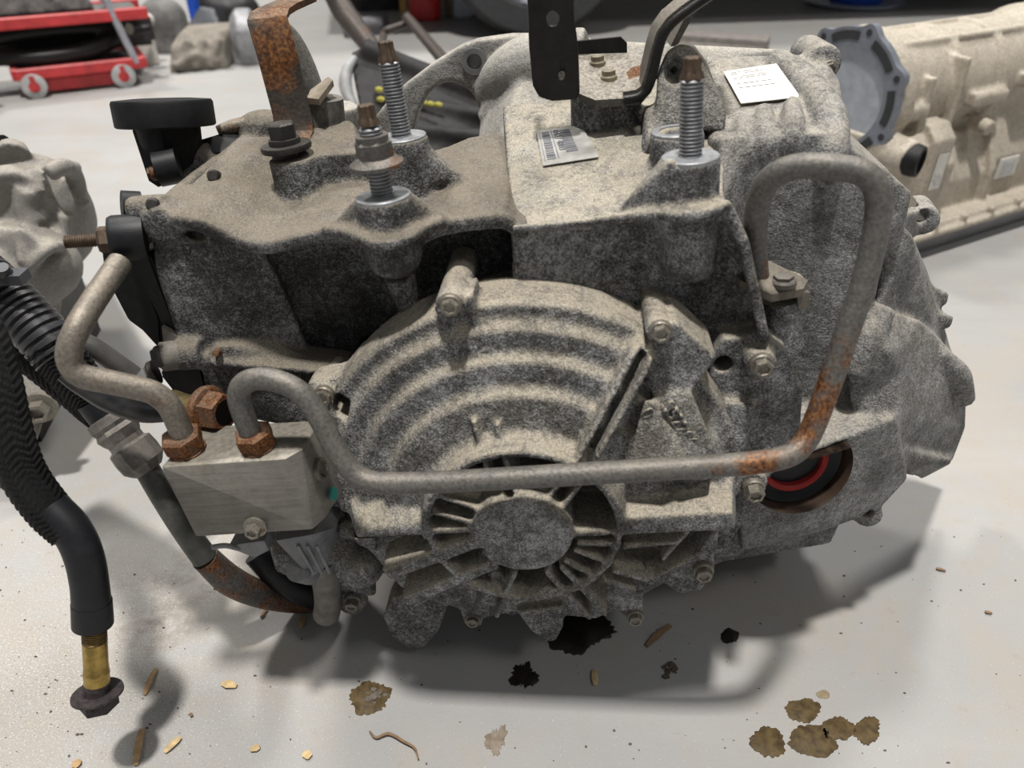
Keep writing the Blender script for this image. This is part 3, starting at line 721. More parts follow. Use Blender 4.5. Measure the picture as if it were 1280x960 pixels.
bm = new(); slab(bm, [(250, 175, .22), (290, 163, .24), (330, 160, .26), (300, 185, .22), (250, 195, .21)], (0, 0, -.006)); obj('cover_plate', bm, PLASTIC, TR, .5)
bm = new(); tube(bm, [L(272, 164, y=.235), L(292, 158, y=.240), L(330, 150, y=.25)], [.004, .0055, .0055], 10, 3); obj('vent_pipe', bm, rusty('vent', (.2, .2, .17), .5, .7), TR, .8)
bm = new(); H(bm, [(262, 200, .20), (330, 145, .26), (345, 150, .26), (300, 190, .21), (262, 214, .20), (310, 200, .20), (350, 190, .22), (345, 160, .3)]); ball(bm, L(330, 160, y=.25), .018, 1.4, 1, .8)
cast('left_cover_ridge', bm, TOPCASE, TR, .0022, None, 3)

# rusty angle bracket with its bolt
wv = (L(392, 150, y=.180) - L(345, 150, y=.168)); wv2 = (L(359, 20, y=.180) - L(309, 26, y=.168))
def Lm(u, v, y): return L(u, v, y=y)
path = [Lm(357, 186, .140), Lm(363, 176, .158), Lm(368, 163, .170), Lm(366, 145, .174), Lm(350, 80, .174), Lm(338, 36, .174), Lm(334, 22, .177), Lm(337, 13, .184), Lm(346, 7, .196), Lm(372, -4, .225)]
bm = new(); strip(bm, path, [wv]*4 + [wv2]*6, .0042); AB = obj('angle_bracket', bm, RUSTB, TR, .5, label='rusty upright bracket with a bent top')
bm = new(); lathe(bm, Lm(358, 184, .138), (0, 0, 1), [(.016, -.0015), (.0165, .0), (.0160, .0022), (.008, .0025)], 28)
lathe(bm, Lm(358, 200, .138), (0, 0, 1), [(.0085, 0), (.0085, .008), (.0065, .008), (.0065, .012)], 20); P3(AB, 'spacer', bm, DARKST)
hb = hexbolt(AB, Lm(356, 178, .138), (.02, 0, 1), 18, 24, name='hex_bolt', mat=DARKST, flange=1.1, recess=False)
# grey dome, tab and dark solenoid behind the bracket
bm = new(); p = Lm(372, 118, .225); rr = mm(33, p)
lathe(bm, p, V((-.06, 0, 1)), [(rr, -.06)] + [(rr*math.cos(t), rr*2.75*math.sin(t)) for t in [k*math.pi/20 for k in range(0, 11)]], 36); cyl(bm, Lm(420, 190, .235), Lm(418, 130, .235), .02, .018)
cast('dome_housing', bm, BELL, TR, .002, None, 2)
bm = new(); slab(bm, [(384, 122, .185), (398, 124, .178), (416, 100, .20), (410, 96, .21), (388, 112, .20)], (0, 0, -.004)); obj('lock_tab', bm, plain('dusty_tab', (.22, .18, .135), .7, .2, .4, 120, .3, .5), TR, .5)
bm = new(); cyl(bm, Lm(408, 190, .2), Lm(403, 122, .2), .0155, .0145); obj('solenoid', bm, plain('dusty_solenoid', (.11, .105, .095), .8, .1, .5, 200, .5, .4), TR, .6)

# bell housing flange at the back
bm = new()
arm = [(455, 165), (478, 134), (503, 108), (540, 80), (575, 58), (597, 50), (640, 44), (735, 46), (735, 200), (640, 225), (612, 218), (598, 180), (600, 140), (592, 120), (584, 111), (566, 103), (551, 105), (535, 118), (523, 140), (517, 165), (512, 190), (455, 190)]
def ear(poly, y, d):
    cs = [L(u, v, y=y) for u, v in poly]
    f = bm.faces.new([bm.verts.new(p) for p in cs]); r = bmesh.ops.extrude_face_region(bm, geom=[f])
    bmesh.ops.translate(bm, verts=[g for g in r['geom'] if isinstance(g, bmesh.types.BMVert)], vec=(0, d, 0))
ear(arm, .275, .018)
H(bm, [(604, 128, .275), (625, 110, .262), (662, 92, .24), (665, 45, .27), (735, 50, .27), (735, 130, .22), (640, 232, .18), (590, 228, .205), (586, 222, .22), (628, 165, .20)])
tube(bm, [Lm(608, 124, .272), Lm(630, 96, .262), Lm(665, 80, .255), Lm(735, 70, .25)], [.012, .018, .022, .02], 14, 5)
tube(bm, [Lm(606, 150, .26), Lm(626, 122, .255), Lm(640, 108, .25)], .008, 12, 4)
H(bm, [(700, 48, .27), (880, 62, .26), (980, 62, .25), (1000, 70, .25), (880, 90, .25), (700, 110, .24), (880, 60, .29), (980, 62, .28), (700, 48, .29)])
cuts = new(); cyl(cuts, L(593, 77, y=.22), L(593, 77, y=.36), mm(9.5, L(593, 77, y=.275)))
bh = cast('bell_housing', bm, BELL, TR, .002, cuts, 3)
bm = new(); p = L(593, 77, y=.2735); lathe(bm, p, Yf, [(mm(9.5, p), -.002), (mm(9.5, p), .001), (mm(16, p), .001), (mm(16, p), -.002)], 28); P3(bh, 'bolt_face', bm, plain('machined_ring', (.20, .20, .20), .45, .5))
bm = new(); tube(bm, [Lm(545, 214, .25), Lm(580, 196, .27), Lm(612, 180, .28)], .006, 10, 4); tube(bm, [Lm(560, 228, .25), Lm(590, 212, .27), Lm(615, 196, .28)], .007, 10, 4)
obj('converter_rim', bm, plain('dark_maroon', (.14, .075, .065), .5, .3, .3, 80), TR, .9)

# black mounting bracket with its floor plate and bent arm
bm = new()
front = [(657, -60), (717, -60), (718, 20), (723, 60), (725, 116), (721, 125), (690, 127), (674, 122), (666, 108), (661, 60)]
pY(bm, front, .150, .005)
slab(bm, [(657, -60, .150), (664, -60, .150), (668, 60, .15), (674, 118, .15), (668, 108, .15), (661, 60, .15)], (0, .02, 0))
cuts = new(); p = L(691, 23, y=.15); cyl(cuts, L(691, 23, y=.13), L(691, 23, y=.18), mm(8.5, p)); slab(cuts, [(700, 70, .148), (705, 72, .148), (706, 98, .148), (700, 98, .148)], (0, .0035, 0)); cyl(cuts, L(702, 94, y=.146), L(702, 94, y=.17), mm(5, p))
mb = cast('mount_bracket', bm, BLACKPT, TR, .0011, cuts, 1, .5, None, 'black steel bracket with a tall strap and a bent arm')
zp = L(760, 123, y=.150).z
def LZ(u, v, dz=0): return L(u, v, y=.150 + (123 - v)/55*.045) + V((0, 0, dz))
bm = new(); pl = [LZ(u, v) for u, v in ((718, 70), (784, 66), (806, 92), (812, 108), (800, 122), (744, 125), (724, 117))]
prism(bm, pl, (0, 0, -.0045)); P3(mb, 'floor_plate', bm, BLACKDUST if 'BLACKDUST' in globals() else plain('dusty_black_plate', (.03, .027, .024), .6, 0, .4, 90, .3, 1.0, (.36, .32, .26)), .5)
bm = new(); bp = [LZ(722, 68), LZ(784, 66)]
hull(bm, [bp[0], bp[1], bp[0] + V((0, .004, 0)), bp[1] + V((0, .004, 0)), bp[0] + V((0, 0, .008)), bp[1] + V((-.004, 0, .010)), bp[0] + V((0, .004, .008)), bp[1] + V((-.004, .004, .010)), bp[1] + V((0, 0, .006)), bp[1] + V((0, .004, .006))])
P3(mb, 'back_lip', bm, BLACKPT, .5)
yE = .150
ap = [L(u, v, y=yE) for u, v in ((780, 124), (798, 121), (809, 112), (816, 92), (822, 66), (829, 44), (840, 29), (856, 16), (885, -4), (930, -34))]
dpth = V((0, .036, 0)); bm = new(); loops = []
for i, p in enumerate(ap):
    t = (ap[min(i+1, len(ap)-1)] - ap[max(i-1, 0)]).normalized(); nn = V((-t.z, 0, t.x))*.0045
    loops.append([p, p + dpth, p + dpth + nn, p + nn])
loft(bm, loops); P3(mb, 'bent_arm', bm, bpy.data.materials['dusty_black_plate'], .5)
bm = new(); tube(bm, [p + V((0, -.0006, 0)) for p in ap], .0029, 8, 2); P3(mb, 'arm_edge', bm, BLACKPT, .8)
bm = new(); slab(bm, [(838, 58, .20), (846, 58, .20), (872, 10, .20), (864, 6, .20)], (0, .03, 0)); P3(mb, 'arm_brace', bm, bpy.data.materials['dusty_black_plate'], .5)
DB = plain('dusty_brass_bolt', (.23, .20, .135), .6, .4, .3, 120, .3, .4)
hexbolt(mb, LZ(747, 79), (0, 0, 1), 8.5, 9, mat=DB, recess=False); hexbolt(mb, LZ(761, 97), (0, 0, 1), 9, 9, mat=DB, recess=False)
bm = new(); hull(bm, [LZ(782, 92), LZ(800, 82), LZ(802, 94), LZ(786, 101), LZ(790, 90, .003)]); P3(mb, 'torn_tag', bm, RUST, .4)
# posts under the plate, lug with a hole on the right
bm = new()
for u, v in ((735, 95), (775, 95)):
    p = LZ(u, v, -.004); cyl(bm, p - V((0, 0, .055)), p, .014, .012)
H(bm, [(818, 160, .135), (822, 90, .150), (832, 66, .155), (850, 56, .157), (866, 60, .156), (880, 78, .152), (908, 140, .140), (905, 165, .135), (818, 160, .16), (826, 88, .185), (836, 62, .195), (852, 52, .197), (868, 56, .196), (882, 74, .19), (908, 140, .16), (905, 165, .155)])
H(bm, [(806, 132, .15), (826, 132, .15), (835, 180, .125), (812, 180, .125), (800, 200, .13), (806, 132, .19), (826, 132, .19)])
hull(bm, [L(640, 160, y=.19), L(735, 125, y=.21), L(830, 130, y=.2), V((0, .24, .1)), V((.12, .24, .1)), V((0, .28, .22)), V((.12, .28, .22))])
cuts = new(); p = Lm(845, 92, .15); cyl(cuts, p - V((0, .01, 0)), p + V((0, .008, 0)), mm(14, p)); cyl(cuts, p, p + V((0, .05, 0)), mm(6, p))
cast('lift_lug', bm, CASE, TR, .0018, cuts, 3)

# labels on the case
def decal(name, quad, p0, n, mat, parent, lift=.0007, th=.0005, label=None):
    bm = new(); q = [onquad(u, v, p0, n) + n*lift for u, v in quad]
    if (eL - p0).dot(n) < 0: n = -n
    prism(bm, q, n*th); return obj(name, bm, mat, parent, .5, label=label)
pa, pb, pc = L(640, 286, y=.068), L(905, 257, y=.068), L(628, 130, y=.21)
nA = (pb - pa).cross(pc - pa).normalized()
if nA.z < 0: nA = -nA
LAB = plain('foil_label', (.36, .36, .35), .45, .3, .2, 150, 0, .25, (.45, .38, .28))
la = decal('barcode_label', [(671, 166), (727, 159), (749, 199), (679, 210)], pa, nA, LAB, TR, .0012, .0005, 'silver barcode sticker with rotated lettering')
def bil(q, s_, t_):
    a, b, c_, d_ = q
    return (a[0]*(1-s_)*(1-t_) + b[0]*s_*(1-t_) + c_[0]*s_*t_ + d_[0]*(1-s_)*t_, a[1]*(1-s_)*(1-t_) + b[1]*s_*(1-t_) + c_[1]*s_*t_ + d_[1]*(1-s_)*t_)
def bars(parent, quad, p0, n, lift, rects, mat, name='barcode'):
    bm = new()
    for s0, s1, t0, t1 in rects:
        prism(bm, [onquad(*bil(quad, s_, t_), p0, n) + n*lift for s_, t_ in ((s0, t0), (s1, t0), (s1, t1), (s0, t1))], n*.00015)
    return obj(name, bm, mat, parent, .5)
qa = [(671, 166), (727, 159), (749, 199), (679, 210)]
rnd = random.Random(4)
rc_ = []
for s0, s1, t1 in ((.10, .26, .86), (.48, .70, .74)):
    t = .08
    while t < t1:
        h = rnd.choice((.010, .016, .024)); rc_.append((s0, s1, t, t + h)); t += h + rnd.choice((.016, .026))
rc_ += [(.05, .06, .04, .9), (.30, .32, .06, .85)]
bars(la, qa, pa, nA, .0018, rc_, plain('barcode_ink', (.15, .16, .19), .5))
def textmesh(txt, name, parent, origin, ex_, ey_, size, n, mat, depth=.0002, off=None):
    """lettering lying on a surface: ex_ reading direction, ey_ up direction of the letters"""
    cu = bpy.data.curves.new('t', 'FONT'); cu.body = txt; cu.size = size; cu.extrude = depth; cu.resolution_u = 2
    to = bpy.data.objects.new('t', cu); C.objects.link(to); bpy.context.view_layer.update()
    me = bpy.data.meshes.new_from_object(to.evaluated_get(bpy.context.evaluated_depsgraph_get()))
    bpy.data.objects.remove(to); bpy.data.curves.remove(cu)
    ex_, ey_, n = ex_.normalized(), ey_.normalized(), n.normalized()
    b = BASE if off is None else off
    for v in me.vertices: v.co = origin + ex_*v.co.x + ey_*v.co.y + n*v.co.z - b
    me.materials.clear(); me.materials.append(mat)
    o = bpy.data.objects.new(name, me); C.objects.link(o); o.parent = parent; return o
o1 = onquad(*bil(qa, .44, .06), pa, nA); o2 = onquad(*bil(qa, .46, .82), pa, nA); o3 = onquad(*bil(qa, .32, .06), pa, nA)
lnA = (o2 - o1)
textmesh('0427 4803', 'lettering', la, o1 + nA*.0019 - (o1 - o3)*.85, lnA, (o1 - o3), lnA.length*.185, nA, bpy.data.materials['barcode_ink'])
pd, pe, pf = L(905, 188, y=.122), L(1045, 170, y=.122), L(892, 75, y=.235)
nB = (pe - pd).cross(pf - pd).normalized()
if nB.z < 0: nB = -nB
qb = [(904, 94), (970, 84), (1000, 126), (926, 134)]
lb = decal('white_label', qb, pd, nB, WHITE, TR, .0022, .0005, 'white paper sticker on the right-hand case')
rc_ = []
for i in range(16):
    for j in range(5):
        if rnd.random() < .42: rc_.append((.10 + i*.04, .10 + i*.04 + .03, .06 + j*.045, .06 + j*.045 + .03))
rc_ += [(.12 + k*.11, .12 + k*.11 + rnd.choice((.05, .08)), t, t + .03) for t in (.40, .52) for k in range(6)]
bars(lb, qb, pd, nB, .0029, rc_, plain('faded_ink', (.56, .56, .55), .6), 'faded_print')

# red seal and painted bore shade of the axle outlet
bm = new(); xd = axd
lathe(bm, AXC + xd*(-.005), xd, [(.0368, -.03), (.0368, .0), (.0355, .004), (.0345, .001), (.0345, -.028), (.0, -.028)], 48)
for q in bm.verts: q.co = under(q.co)
sr = obj('axle_seal', bm, plain('brown_bore', (.05, .032, .022), .5, .2, .5, 60), TR, .5)
bm = new(); lathe(bm, AXC + xd*(-.013), xd, [(.0345, -.004), (.0335, .0), (.028, -.003), (.0235, -.003), (.0235, -.015)], 48); [setattr(q, 'co', under(q.co)) for q in bm.verts]; P3(sr, 'seal_lip', bm, RUBBER)
bm = new(); lathe(bm, AXC + xd*(-.0135), xd, [(.0240, -.004), (.0238, .0015), (.0215, .002), (.0200, .0008), (.0196, -.004)], 48); [setattr(q, 'co', under(q.co)) for q in bm.verts]; P3(sr, 'red_ring', bm, RED, label='red inner ring')
bm = new(); lathe(bm, AXC + xd*(-.020), xd, [(.0197, -.002), (.0190, -.001), (1e-4, -.001)], 40); [setattr(q, 'co', under(q.co)) for q in bm.verts]; P3(sr, 'bore', bm, DARK)

# raised foundry numbers on the slope right of the channel
for (u0, v0), (u1, v1), tx, yy in (((800, 516), (836, 566), '066552', .0185), ((826, 508), (866, 568), '552266', .019)):
    a, b = L(u0, v0, y=yy), L(u1, v1, y=yy)
    textmesh(tx, 'foundry_number', TR, a, b - a, V((0, 0, 1)).cross(V((0, 1, 0)))*0 + (V((.75, 0, .62))), .0115, Yf, COVER, .0016)

# grey plugs, clip and rusty elbow under the block
GREYP = plain('grey_plastic', (.16, .165, .18), .5, 0, .25, 120, .1, .5, (.30, .27, .22))
bm = new(); slab(bm, [(345, 676, .012), (392, 668, .012), (418, 660, .03), (414, 690, .03), (404, 712, .022), (388, 722, .016), (372, 700, .012), (366, 684, .012)], (.0, .028, 0))
for k in range(3): a = L(372 + k*12, 682, y=.0105); b = L(392 + k*10, 716, y=.0125); tube(bm, [a, b], .0012, 6, 0)
cyl(bm, L(372, 712, y=.014), L(386, 716, y=.03), .0085)
bmesh.ops.remove_doubles(bm, verts=bm.verts, dist=1e-6); obj('grey_plug', bm, GREYP, TR, .5, label='grey plastic plug under the block')
bm = new(); slab(bm, [(285, 684, .006), (300, 680, .004), (330, 676, .006), (336, 688, .008), (318, 697, .006), (308, 692, .005)], (0, .014, 0)); tube(bm, [L(265, 684, y=.0), L(282, 682, y=.002), L(300, 686, y=.006)], .0018, 8, 3)
obj('retainer_clip', bm, GREYP, TR, .5)
bm = tubeL([(402, 700, .045), (408, 730, .046), (410, 752, .048), (408, 768, .050)], .0105, 14); obj('drain_tube', bm, plain('grey_tube', (.15, .142, .13), .6, .2, .4, 90, .2, .3), TR, .9)
bm = new(); H(bm, [(340, 690, .03), (380, 700, .03), (420, 690, .06), (470, 700, .06), (470, 745, .06), (420, 745, .06), (345, 715, .03), (330, 650, .05), (440, 640, .07), (380, 700, .07), (470, 700, .08), (430, 740, .08), (330, 660, .08)])
ball(bm, L(452, 706, y=.055), .018); cyl(bm, L(441, 752, y=.06), L(441, 740, y=.075), .012); tube(bm, [L(432, 735, y=.055), L(446, 740, y=.054), L(454, 725, y=.055)], .003, 8, 3)
hull(bm, [L(440, 600, y=.07), L(380, 520, y=.07), L(440, 720, y=.08), L(330, 640, y=.09), L(300, 540, y=.09), L(440, 600, y=.12), L(440, 720, y=.12), L(300, 540, y=.13)])
cast('lower_left_case', bm, CASE, TR, .002, None, 3)
# ---------------------------------------------------------------- hose loop on the left (leaves the frame and comes back)
s = N('braided_sleeve')
wv_ = s.n.new('ShaderNodeTexWave'); wv_.inputs['Scale'].default_value = 130; wv_.inputs['Distortion'].default_value = 6; wv_.inputs['Detail Scale'].default_value = 60; wv_.inputs['Detail'].default_value = 1
s.lk(s.tc.outputs['Object'], wv_.inputs['Vector'])
ch_ = s.voro(620)
hh = s.math('ADD', s.math('MULTIPLY', wv_.outputs['Fac'], .6), s.math('MULTIPLY', ch_, .5))
s.bump(hh, 1.0, .0018)
BRAID = s.set(s.ramp(hh, [(.25, (.004, .004, .004)), (.75, (.026, .026, .027))]), .55, 0, .4)
BRASS = plain('brass_fitting', (.36, .25, .075), .28, .85, .35, 150)
HB = V((-.34, .31, 0))
HO = empty('cooler_hose', HB)
tag(HO, 'black braided hose with a brass threaded end, hanging at the left over the floor', 'hose')
def hp(name, bm, mat, parent=None, sm=.9, label=None):
    return obj(name, bm, mat, parent or HO, sm, HB, label)
def braid_tube(pts, r, name, parent=None, label=None):
    """woven sleeve: raised strands cross in a herringbone round the tube"""
    bm = new(); P = catmull([V(p) for p in pts], 24); n = 48; x = None; loops = []
    m = len(P)
    for i, p in enumerate(P):
        t = (P[min(i+1, m-1)] - P[max(i-1, 0)]).normalized()
        if x is None: x = frame_of(t)[0]
        x = (x - t*x.dot(t)).normalized(); yv = t.cross(x); f = i/(m-1)*(len(r)-1); j = min(int(f), len(r)-2)
        R = r[j]*(1-(f-j)) + r[j+1]*(f-j)
        loops.append([p + (x*math.cos(2*math.pi*k/n) + yv*math.sin(2*math.pi*k/n))*R*(1 + (.085 if (i + (k if (k//4) % 2 == 0 else -k)) % 4 < 2 else 0)) for k in range(n)])
    loft(bm, loops); return hp(name, bm, BRAID, parent, .5, label)
HA = [D(-110, 320, .46), D(-66, 350, .44), D(-26, 415, .41), D(-6, 470, .392), D(8, 530, .376), D(27, 588, .363), D(58, 634, .352), D(88, 664, .345)]
braid_tube(HA, [.0135, .0135, .0132, .0130, .0128, .0126, .0126, .0120], 'braided_sleeve')
bm = new(); tube(bm, [D(64, 634, .351), D(88, 660, .345), D(104, 692, .338), D(112, 730, .330), D(116, 779, .322)], [.0112, .0116, .0116, .0114, .0120], 24, 8); RH = hp('rubber_hose', bm, RUBBER)
bm = new(); tube(bm, [D(114.5, 752, .3265), D(116, 780, .3218)], [.01215, .0125], 28, 0); hp('hose_collar', bm, RUBBER, RH)
bm = new(); tube(bm, [D(-24, 402, .425), D(60, 445, .42)], .002, 6, 2)
a, b = D(117, 776, .3225), D(122, 868, .302); dd = (b - a).normalized(); q = (b - a).length
bm = new(); thread(bm, a, a + dd*q*.30, .0077, .0014, .10, 28)
FT = hp('brass_fitting', bm, plain('brass_thread', (.20, .14, .06), .35, .8, .5, 150), None, .4, 'brass threaded hose end')
bm = new(); lathe(bm, a, dd, [(.0074, q*.28), (.0076, q*.31), (.0076, q*.62), (.0080, q*.68), (.0082, q*.70), (.0080, q*.73), (.0080, q*.88), (.0081, q*.90), (.0081, q*1.0)], 32); hp('brass_sleeve', bm, BRASS, FT)
fx = (dd + V((.10, .05, .0))).normalized()
bm = new(); lathe(bm, b - dd*.009, dd, [(.0083, 0), (.0083, .008)], 28); lathe(bm, b - fx*.002, fx, [(.008, 0), (.0160, .0002), (.0162, .0018), (.0105, .0022)], 30); lathe(bm, b, fx, [(.0120, 0), (.0120, .0095), (.0108, .0105), (1e-4, .0105)], 6, .2)
hp('end_nut', bm, plain('dirty_nut', (.055, .045, .045), .6, .4, .6, 300, .5), FT, .5)
# corrugated conduit
a = [D(-100, 300, .50), D(-50, 325, .485), D(-15, 350, .475), D(20, 384, .465), D(54, 420, .455), D(76, 446, .450)]
P = catmull(a, 40); bm = new(); loops = []; x = None; acc = 0
for i, p in enumerate(P):
    if i: acc += (p - P[i-1]).length
    t = (P[min(i+1, len(P)-1)] - P[max(i-1, 0)]).normalized()
    if x is None: x = frame_of(t)[0]
    x = (x - t*x.dot(t)).normalized(); yv = t.cross(x)
    ph = (acc/.0055) % 1; R = .0178*(1.0 if .12 < ph < .66 else (.93 if ph < .12 or ph < .78 else .885))
    loops.append([p + (x*math.cos(2*math.pi*k/28) + yv*math.sin(2*math.pi*k/28))*R for k in range(28)])
loft(bm, loops); CO = hp('corrugated_conduit', bm, plain('conduit_black', (.018, .018, .021), .38, 0, .3, 60, .05, .25, (.2, .2, .2)), None, .7, 'ribbed black conduit')
bm = new(); c = D(9, 346, .455); box(bm, c, (.012, .006, .0035)); cyl(bm, c, c + V((.002, -.004, .009)), .0055, .004, 16)
hp('conduit_clip', bm, plain('clip_plastic', (.06, .062, .07), .45, 0, .2), CO, .6)
braid_tube([D(60, 430, .452), D(82, 455, .448), D(105, 486, .442), D(124, 508, .438)], [.0158, .0155, .0142, .0125], 'braided_sleeve')
braid_tube([D(-60, 350, .52), D(-20, 384, .505), D(30, 430, .49), D(80, 470, .475), D(118, 505, .455), D(130, 520, .440)], [.0165, .0165, .016, .016, .0145, .012], 'braided_sleeve')
bm = new(); tube(bm, [D(104, 428, .50), D(120, 436, .50), D(140, 450, .50), D(168, 470, .50)], .008, 10, 4); hp('heat_shield_tube', bm, plain('grey_line', (.10, .095, .09), .6, .2))
bm = new(); tube(bm, [D(118, 500, .436), D(135, 524, .432), D(150, 545, .428)], [.0125, .0118, .0112], 20, 5); hp('rubber_hose', bm, RUBBER)
# crimp and steel tail that runs under the block
a, b = D(132, 520, .432), D(187, 588, .418); dd = (b - a).normalized(); q = (b - a).length; bm = new()
lathe(bm, a, dd, [(.011, 0), (.0155, .001), (.0160, q*.14), (.0145, q*.20), (.0160, q*.27), (.0145, q*.36), (.0128, q*.42), (.0128, q*.50), (.0158, q*.54), (.0165, q*.70), (.0160, q*.86), (.0125, q*.95), (.0098, q)], 10)
CRM = plain('crimped_steel', (.17, .155, .145), .5, .5, .5, 90, .3, .45); CRo = hp('crimp_ferrule', bm, CRM, None, .35, 'dented steel crimp ferrule')
bm = new(); tube(bm, [D(180, 580, .420), D(205, 622, .408), D(232, 664, .398), D(256, 697, .395)], [.0086, .0088, .0090, .0095], 18, 8); hp('steel_tail', bm, plain('grey_green_tube', (.075, .078, .072), .5, .3, .4, 60, .2, .2))
bm = new(); tube(bm, [D(256, 697, .395), D(290, 727, .402), D(330, 744, .415), D(372, 752, .430), (D(400, 752, .438))], [.0100, .0116, .0108, .0098, .009], 18, 8)
hp('rusty_elbow', bm, rusty('elbow_steel', (.10, .095, .09), .42, .58, 38, .4, .5, .15), None, .9, 'steel elbow with orange rust')
bm = new(); tube(bm, [D(322, 690, .43), D(345, 715, .425), D(372, 735, .425), D(395, 745, .43)], .012, 12, 5); hp('rubber_elbow', bm, RUBBER)

# ---------------------------------------------------------------- grey gearbox at the left edge
GREYC = cast_metal('cast_grey', (.17, .16, .148), (.215, .205, .192), (.27, .26, .245), dust=(.38, .345, .29), amount=.8, grain=800, bump=.12, grime=.25)
LB = V((-.62, .78, 0))
LG = empty('gearbox', LB); tag(LG, 'dusty grey gearbox cut off by the left edge, behind the ribbed conduit', 'gearbox')
def HW(bm, pts): hull(bm, [D(u, v, d) for u, v, d in pts])
bm = new()
HW(bm, [(-60, 200, .80), (0, 190, .78), (50, 215, .76), (85, 208, .78), (100, 240, .80), (104, 270, .80), (98, 295, .78), (82, 335, .74), (78, 372, .72), (60, 390, .70), (-60, 420, .70),
        (-60, 200, 1.0), (70, 215, 1.0), (95, 260, .98), (80, 340, .9), (-60, 400, .9)])
HW(bm, [(-60, 330, .70), (0, 285, .68), (30, 285, .67), (62, 310, .67), (40, 345, .66), (-10, 380, .66), (-60, 420, .66), (-60, 330, .85), (60, 320, .85), (-10, 400, .85)])
tube(bm, [D(-30, 385, .655), D(30, 340, .66), D(60, 312, .67), D(78, 308, .70)], .0055, 10, 4)
HW(bm, [(-60, 380, .68), (60, 350, .70), (78, 372, .71), (70, 440, .66), (60, 505, .62), (50, 540, .60), (38, 580, .585), (20, 590, .58), (-60, 590, .58), (-60, 380, .85), (60, 400, .85), (40, 560, .75), (-60, 590, .75)])
cyl(bm, D(15, 240, .73), D(15, 225, .75), .022, .019); cyl(bm, D(16, 198, .76), D(16, 185, .775), .018, .013); HW(bm, [(-40, 200, .76), (30, 197, .77), (38, 240, .74), (-40, 260, .74), (-40, 200, .9), (30, 200, .9)])
HW(bm, [(34, 212, .745), (54, 208, .745), (58, 240, .73), (38, 240, .73), (34, 212, .8), (54, 208, .8)])
tube(bm, [D(60, 218, .735), D(80, 208, .75), D(94, 222, .77), D(100, 250, .775)], .009, 10, 4)
for u, v in ((92, 210), (103, 250), (99, 283)): cyl(bm, D(u, v, .80), D(u, v, .765), .008, .007, 14)
tube(bm, [D(82, 268, .745), D(80, 302, .735)], .007, 10, 0)
ball(bm, D(52, 268, .775), .052, 1, 1, 1.25, 3); ball(bm, D(10, 335, .70), .055, 1.3, 1, .8, 3); tube(bm, [D(36, 236, .735), D(34, 262, .73), D(44, 282, .725)], .012, 10, 4); tube(bm, [D(0, 300, .68), D(26, 296, .675), D(30, 330, .66)], .006, 10, 4)
cast('gearbox_case', bm, GREYC, LG, .003, None, 4, .5, LB)
bm = new(); p = D(50, 510, .612); lathe(bm, p, V((.25, -.9, .1)), [(.016, -.004), (.016, .001), (.010, .002)], 20); lathe(bm, p, V((.25, -.9, .1)), [(.0105, .001), (.0105, .014), (.007, .014), (.006, .008), (1e-4, .008)], 6); obj('bolt', bm, STEEL, LG, .5, LB)
bm = new(); p = D(15, 222, .752); lathe(bm, p, V((0, -.1, 1)), [(.0165, -.002), (.0165, .001), (.005, .0012), (.004, -.001), (1e-4, -.001)], 24); obj('machined_face', bm, WHITE, LG, .5, LB)
bm = new(); tube(bm, [D(-20, 175, .78), D(2, 180, .78), D(8, 179, .78)], .009, 12, 2); obj('hose_stub', bm, PLASTIC, LG, .8, LB)
bm = new(); hull(bm, [V((x, y, z)) for x, y, z in ((-.66, .68, 0), (-.52, .66, 0), (-.66, .9, 0), (-.56, .9, 0), (-.66, .70, .16), (-.53, .70, .16), (-.66, .9, .2), (-.56, .9, .2))]); obj('oil_pan', bm, DARKST, LG, .5, LB)

# ---------------------------------------------------------------- beige transmission behind on the right
BEIGE = cast_metal('cast_beige', (.30, .262, .21), (.41, .362, .295), (.50, .45, .38), dust=(.50, .45, .37), amount=.9, grain=400, bump=.15, grime=.2)
o0 = G(1150, 326); o1 = G(1290, 281); exr = (o1 - o0); exr.z = 0; exr.normalize(); eyr = V((-exr.y, exr.x, 0)); ezr = V((0, 0, 1))
RM = Matrix((exr, eyr, ezr)).transposed()
ROff = o0 + eyr*.12
RT = empty('transmission', o0 + exr*.25 + eyr*.15); RB_ = o0 + exr*.25 + eyr*.15
tag(RT, 'beige dusty transmission lying behind on the right with a blue-grey bell flange', 'transmission')
def R_(x, y, z): return o0 + exr*x + eyr*y + ezr*z
ZC, YC = .235, .14
bm = new()
def rl(prof, yc=YC, zc=ZC, n=48): lathe(bm, R_(0, yc, zc), exr, prof, n)
rl([(.092, -.088), (.094, -.06), (.083, -.05), (.080, .0), (.079, .048), (.085, .052), (.085, .066), (.078, .072), (.077, .15), (.084, .155), (.084, .17), (.078, .176), (.082, .28), (.095, .30), (.095, .33), (.08, .40), (.06, .55)])
for t in (30, 75, 120):
    a = math.radians(t); tube(bm, [R_(-.08, YC + .082*math.cos(a), ZC + .082*math.sin(a)), R_(.05, YC + .082*math.cos(a), ZC + .082*math.sin(a)), R_(.28, YC + .082*math.cos(a), ZC + .082*math.sin(a))], .005, 8, 3)
def rbox(x0, x1, y0, y1, z0, z1, ch=.0):
    hull(bm, [R_(x, y, z) for x in (x0, x1) for y, z in ((y0, z0), (y1, z0), (y1, z1), (y0 + ch, z1), (y0, z1 - ch))])
rbox(-.075, -.02, .046, .14, .213, .235, .006); rbox(.085, .165, .046, .14, .213, .235, .006); rbox(.20, .30, .042, .14, .23, .25, .006)
rbox(-.085, -.072, .052, .2, .14, .27); rbox(-.03, -.018, .050, .2, .14, .27); rbox(.04, .05, .05, .2, .14, .29)
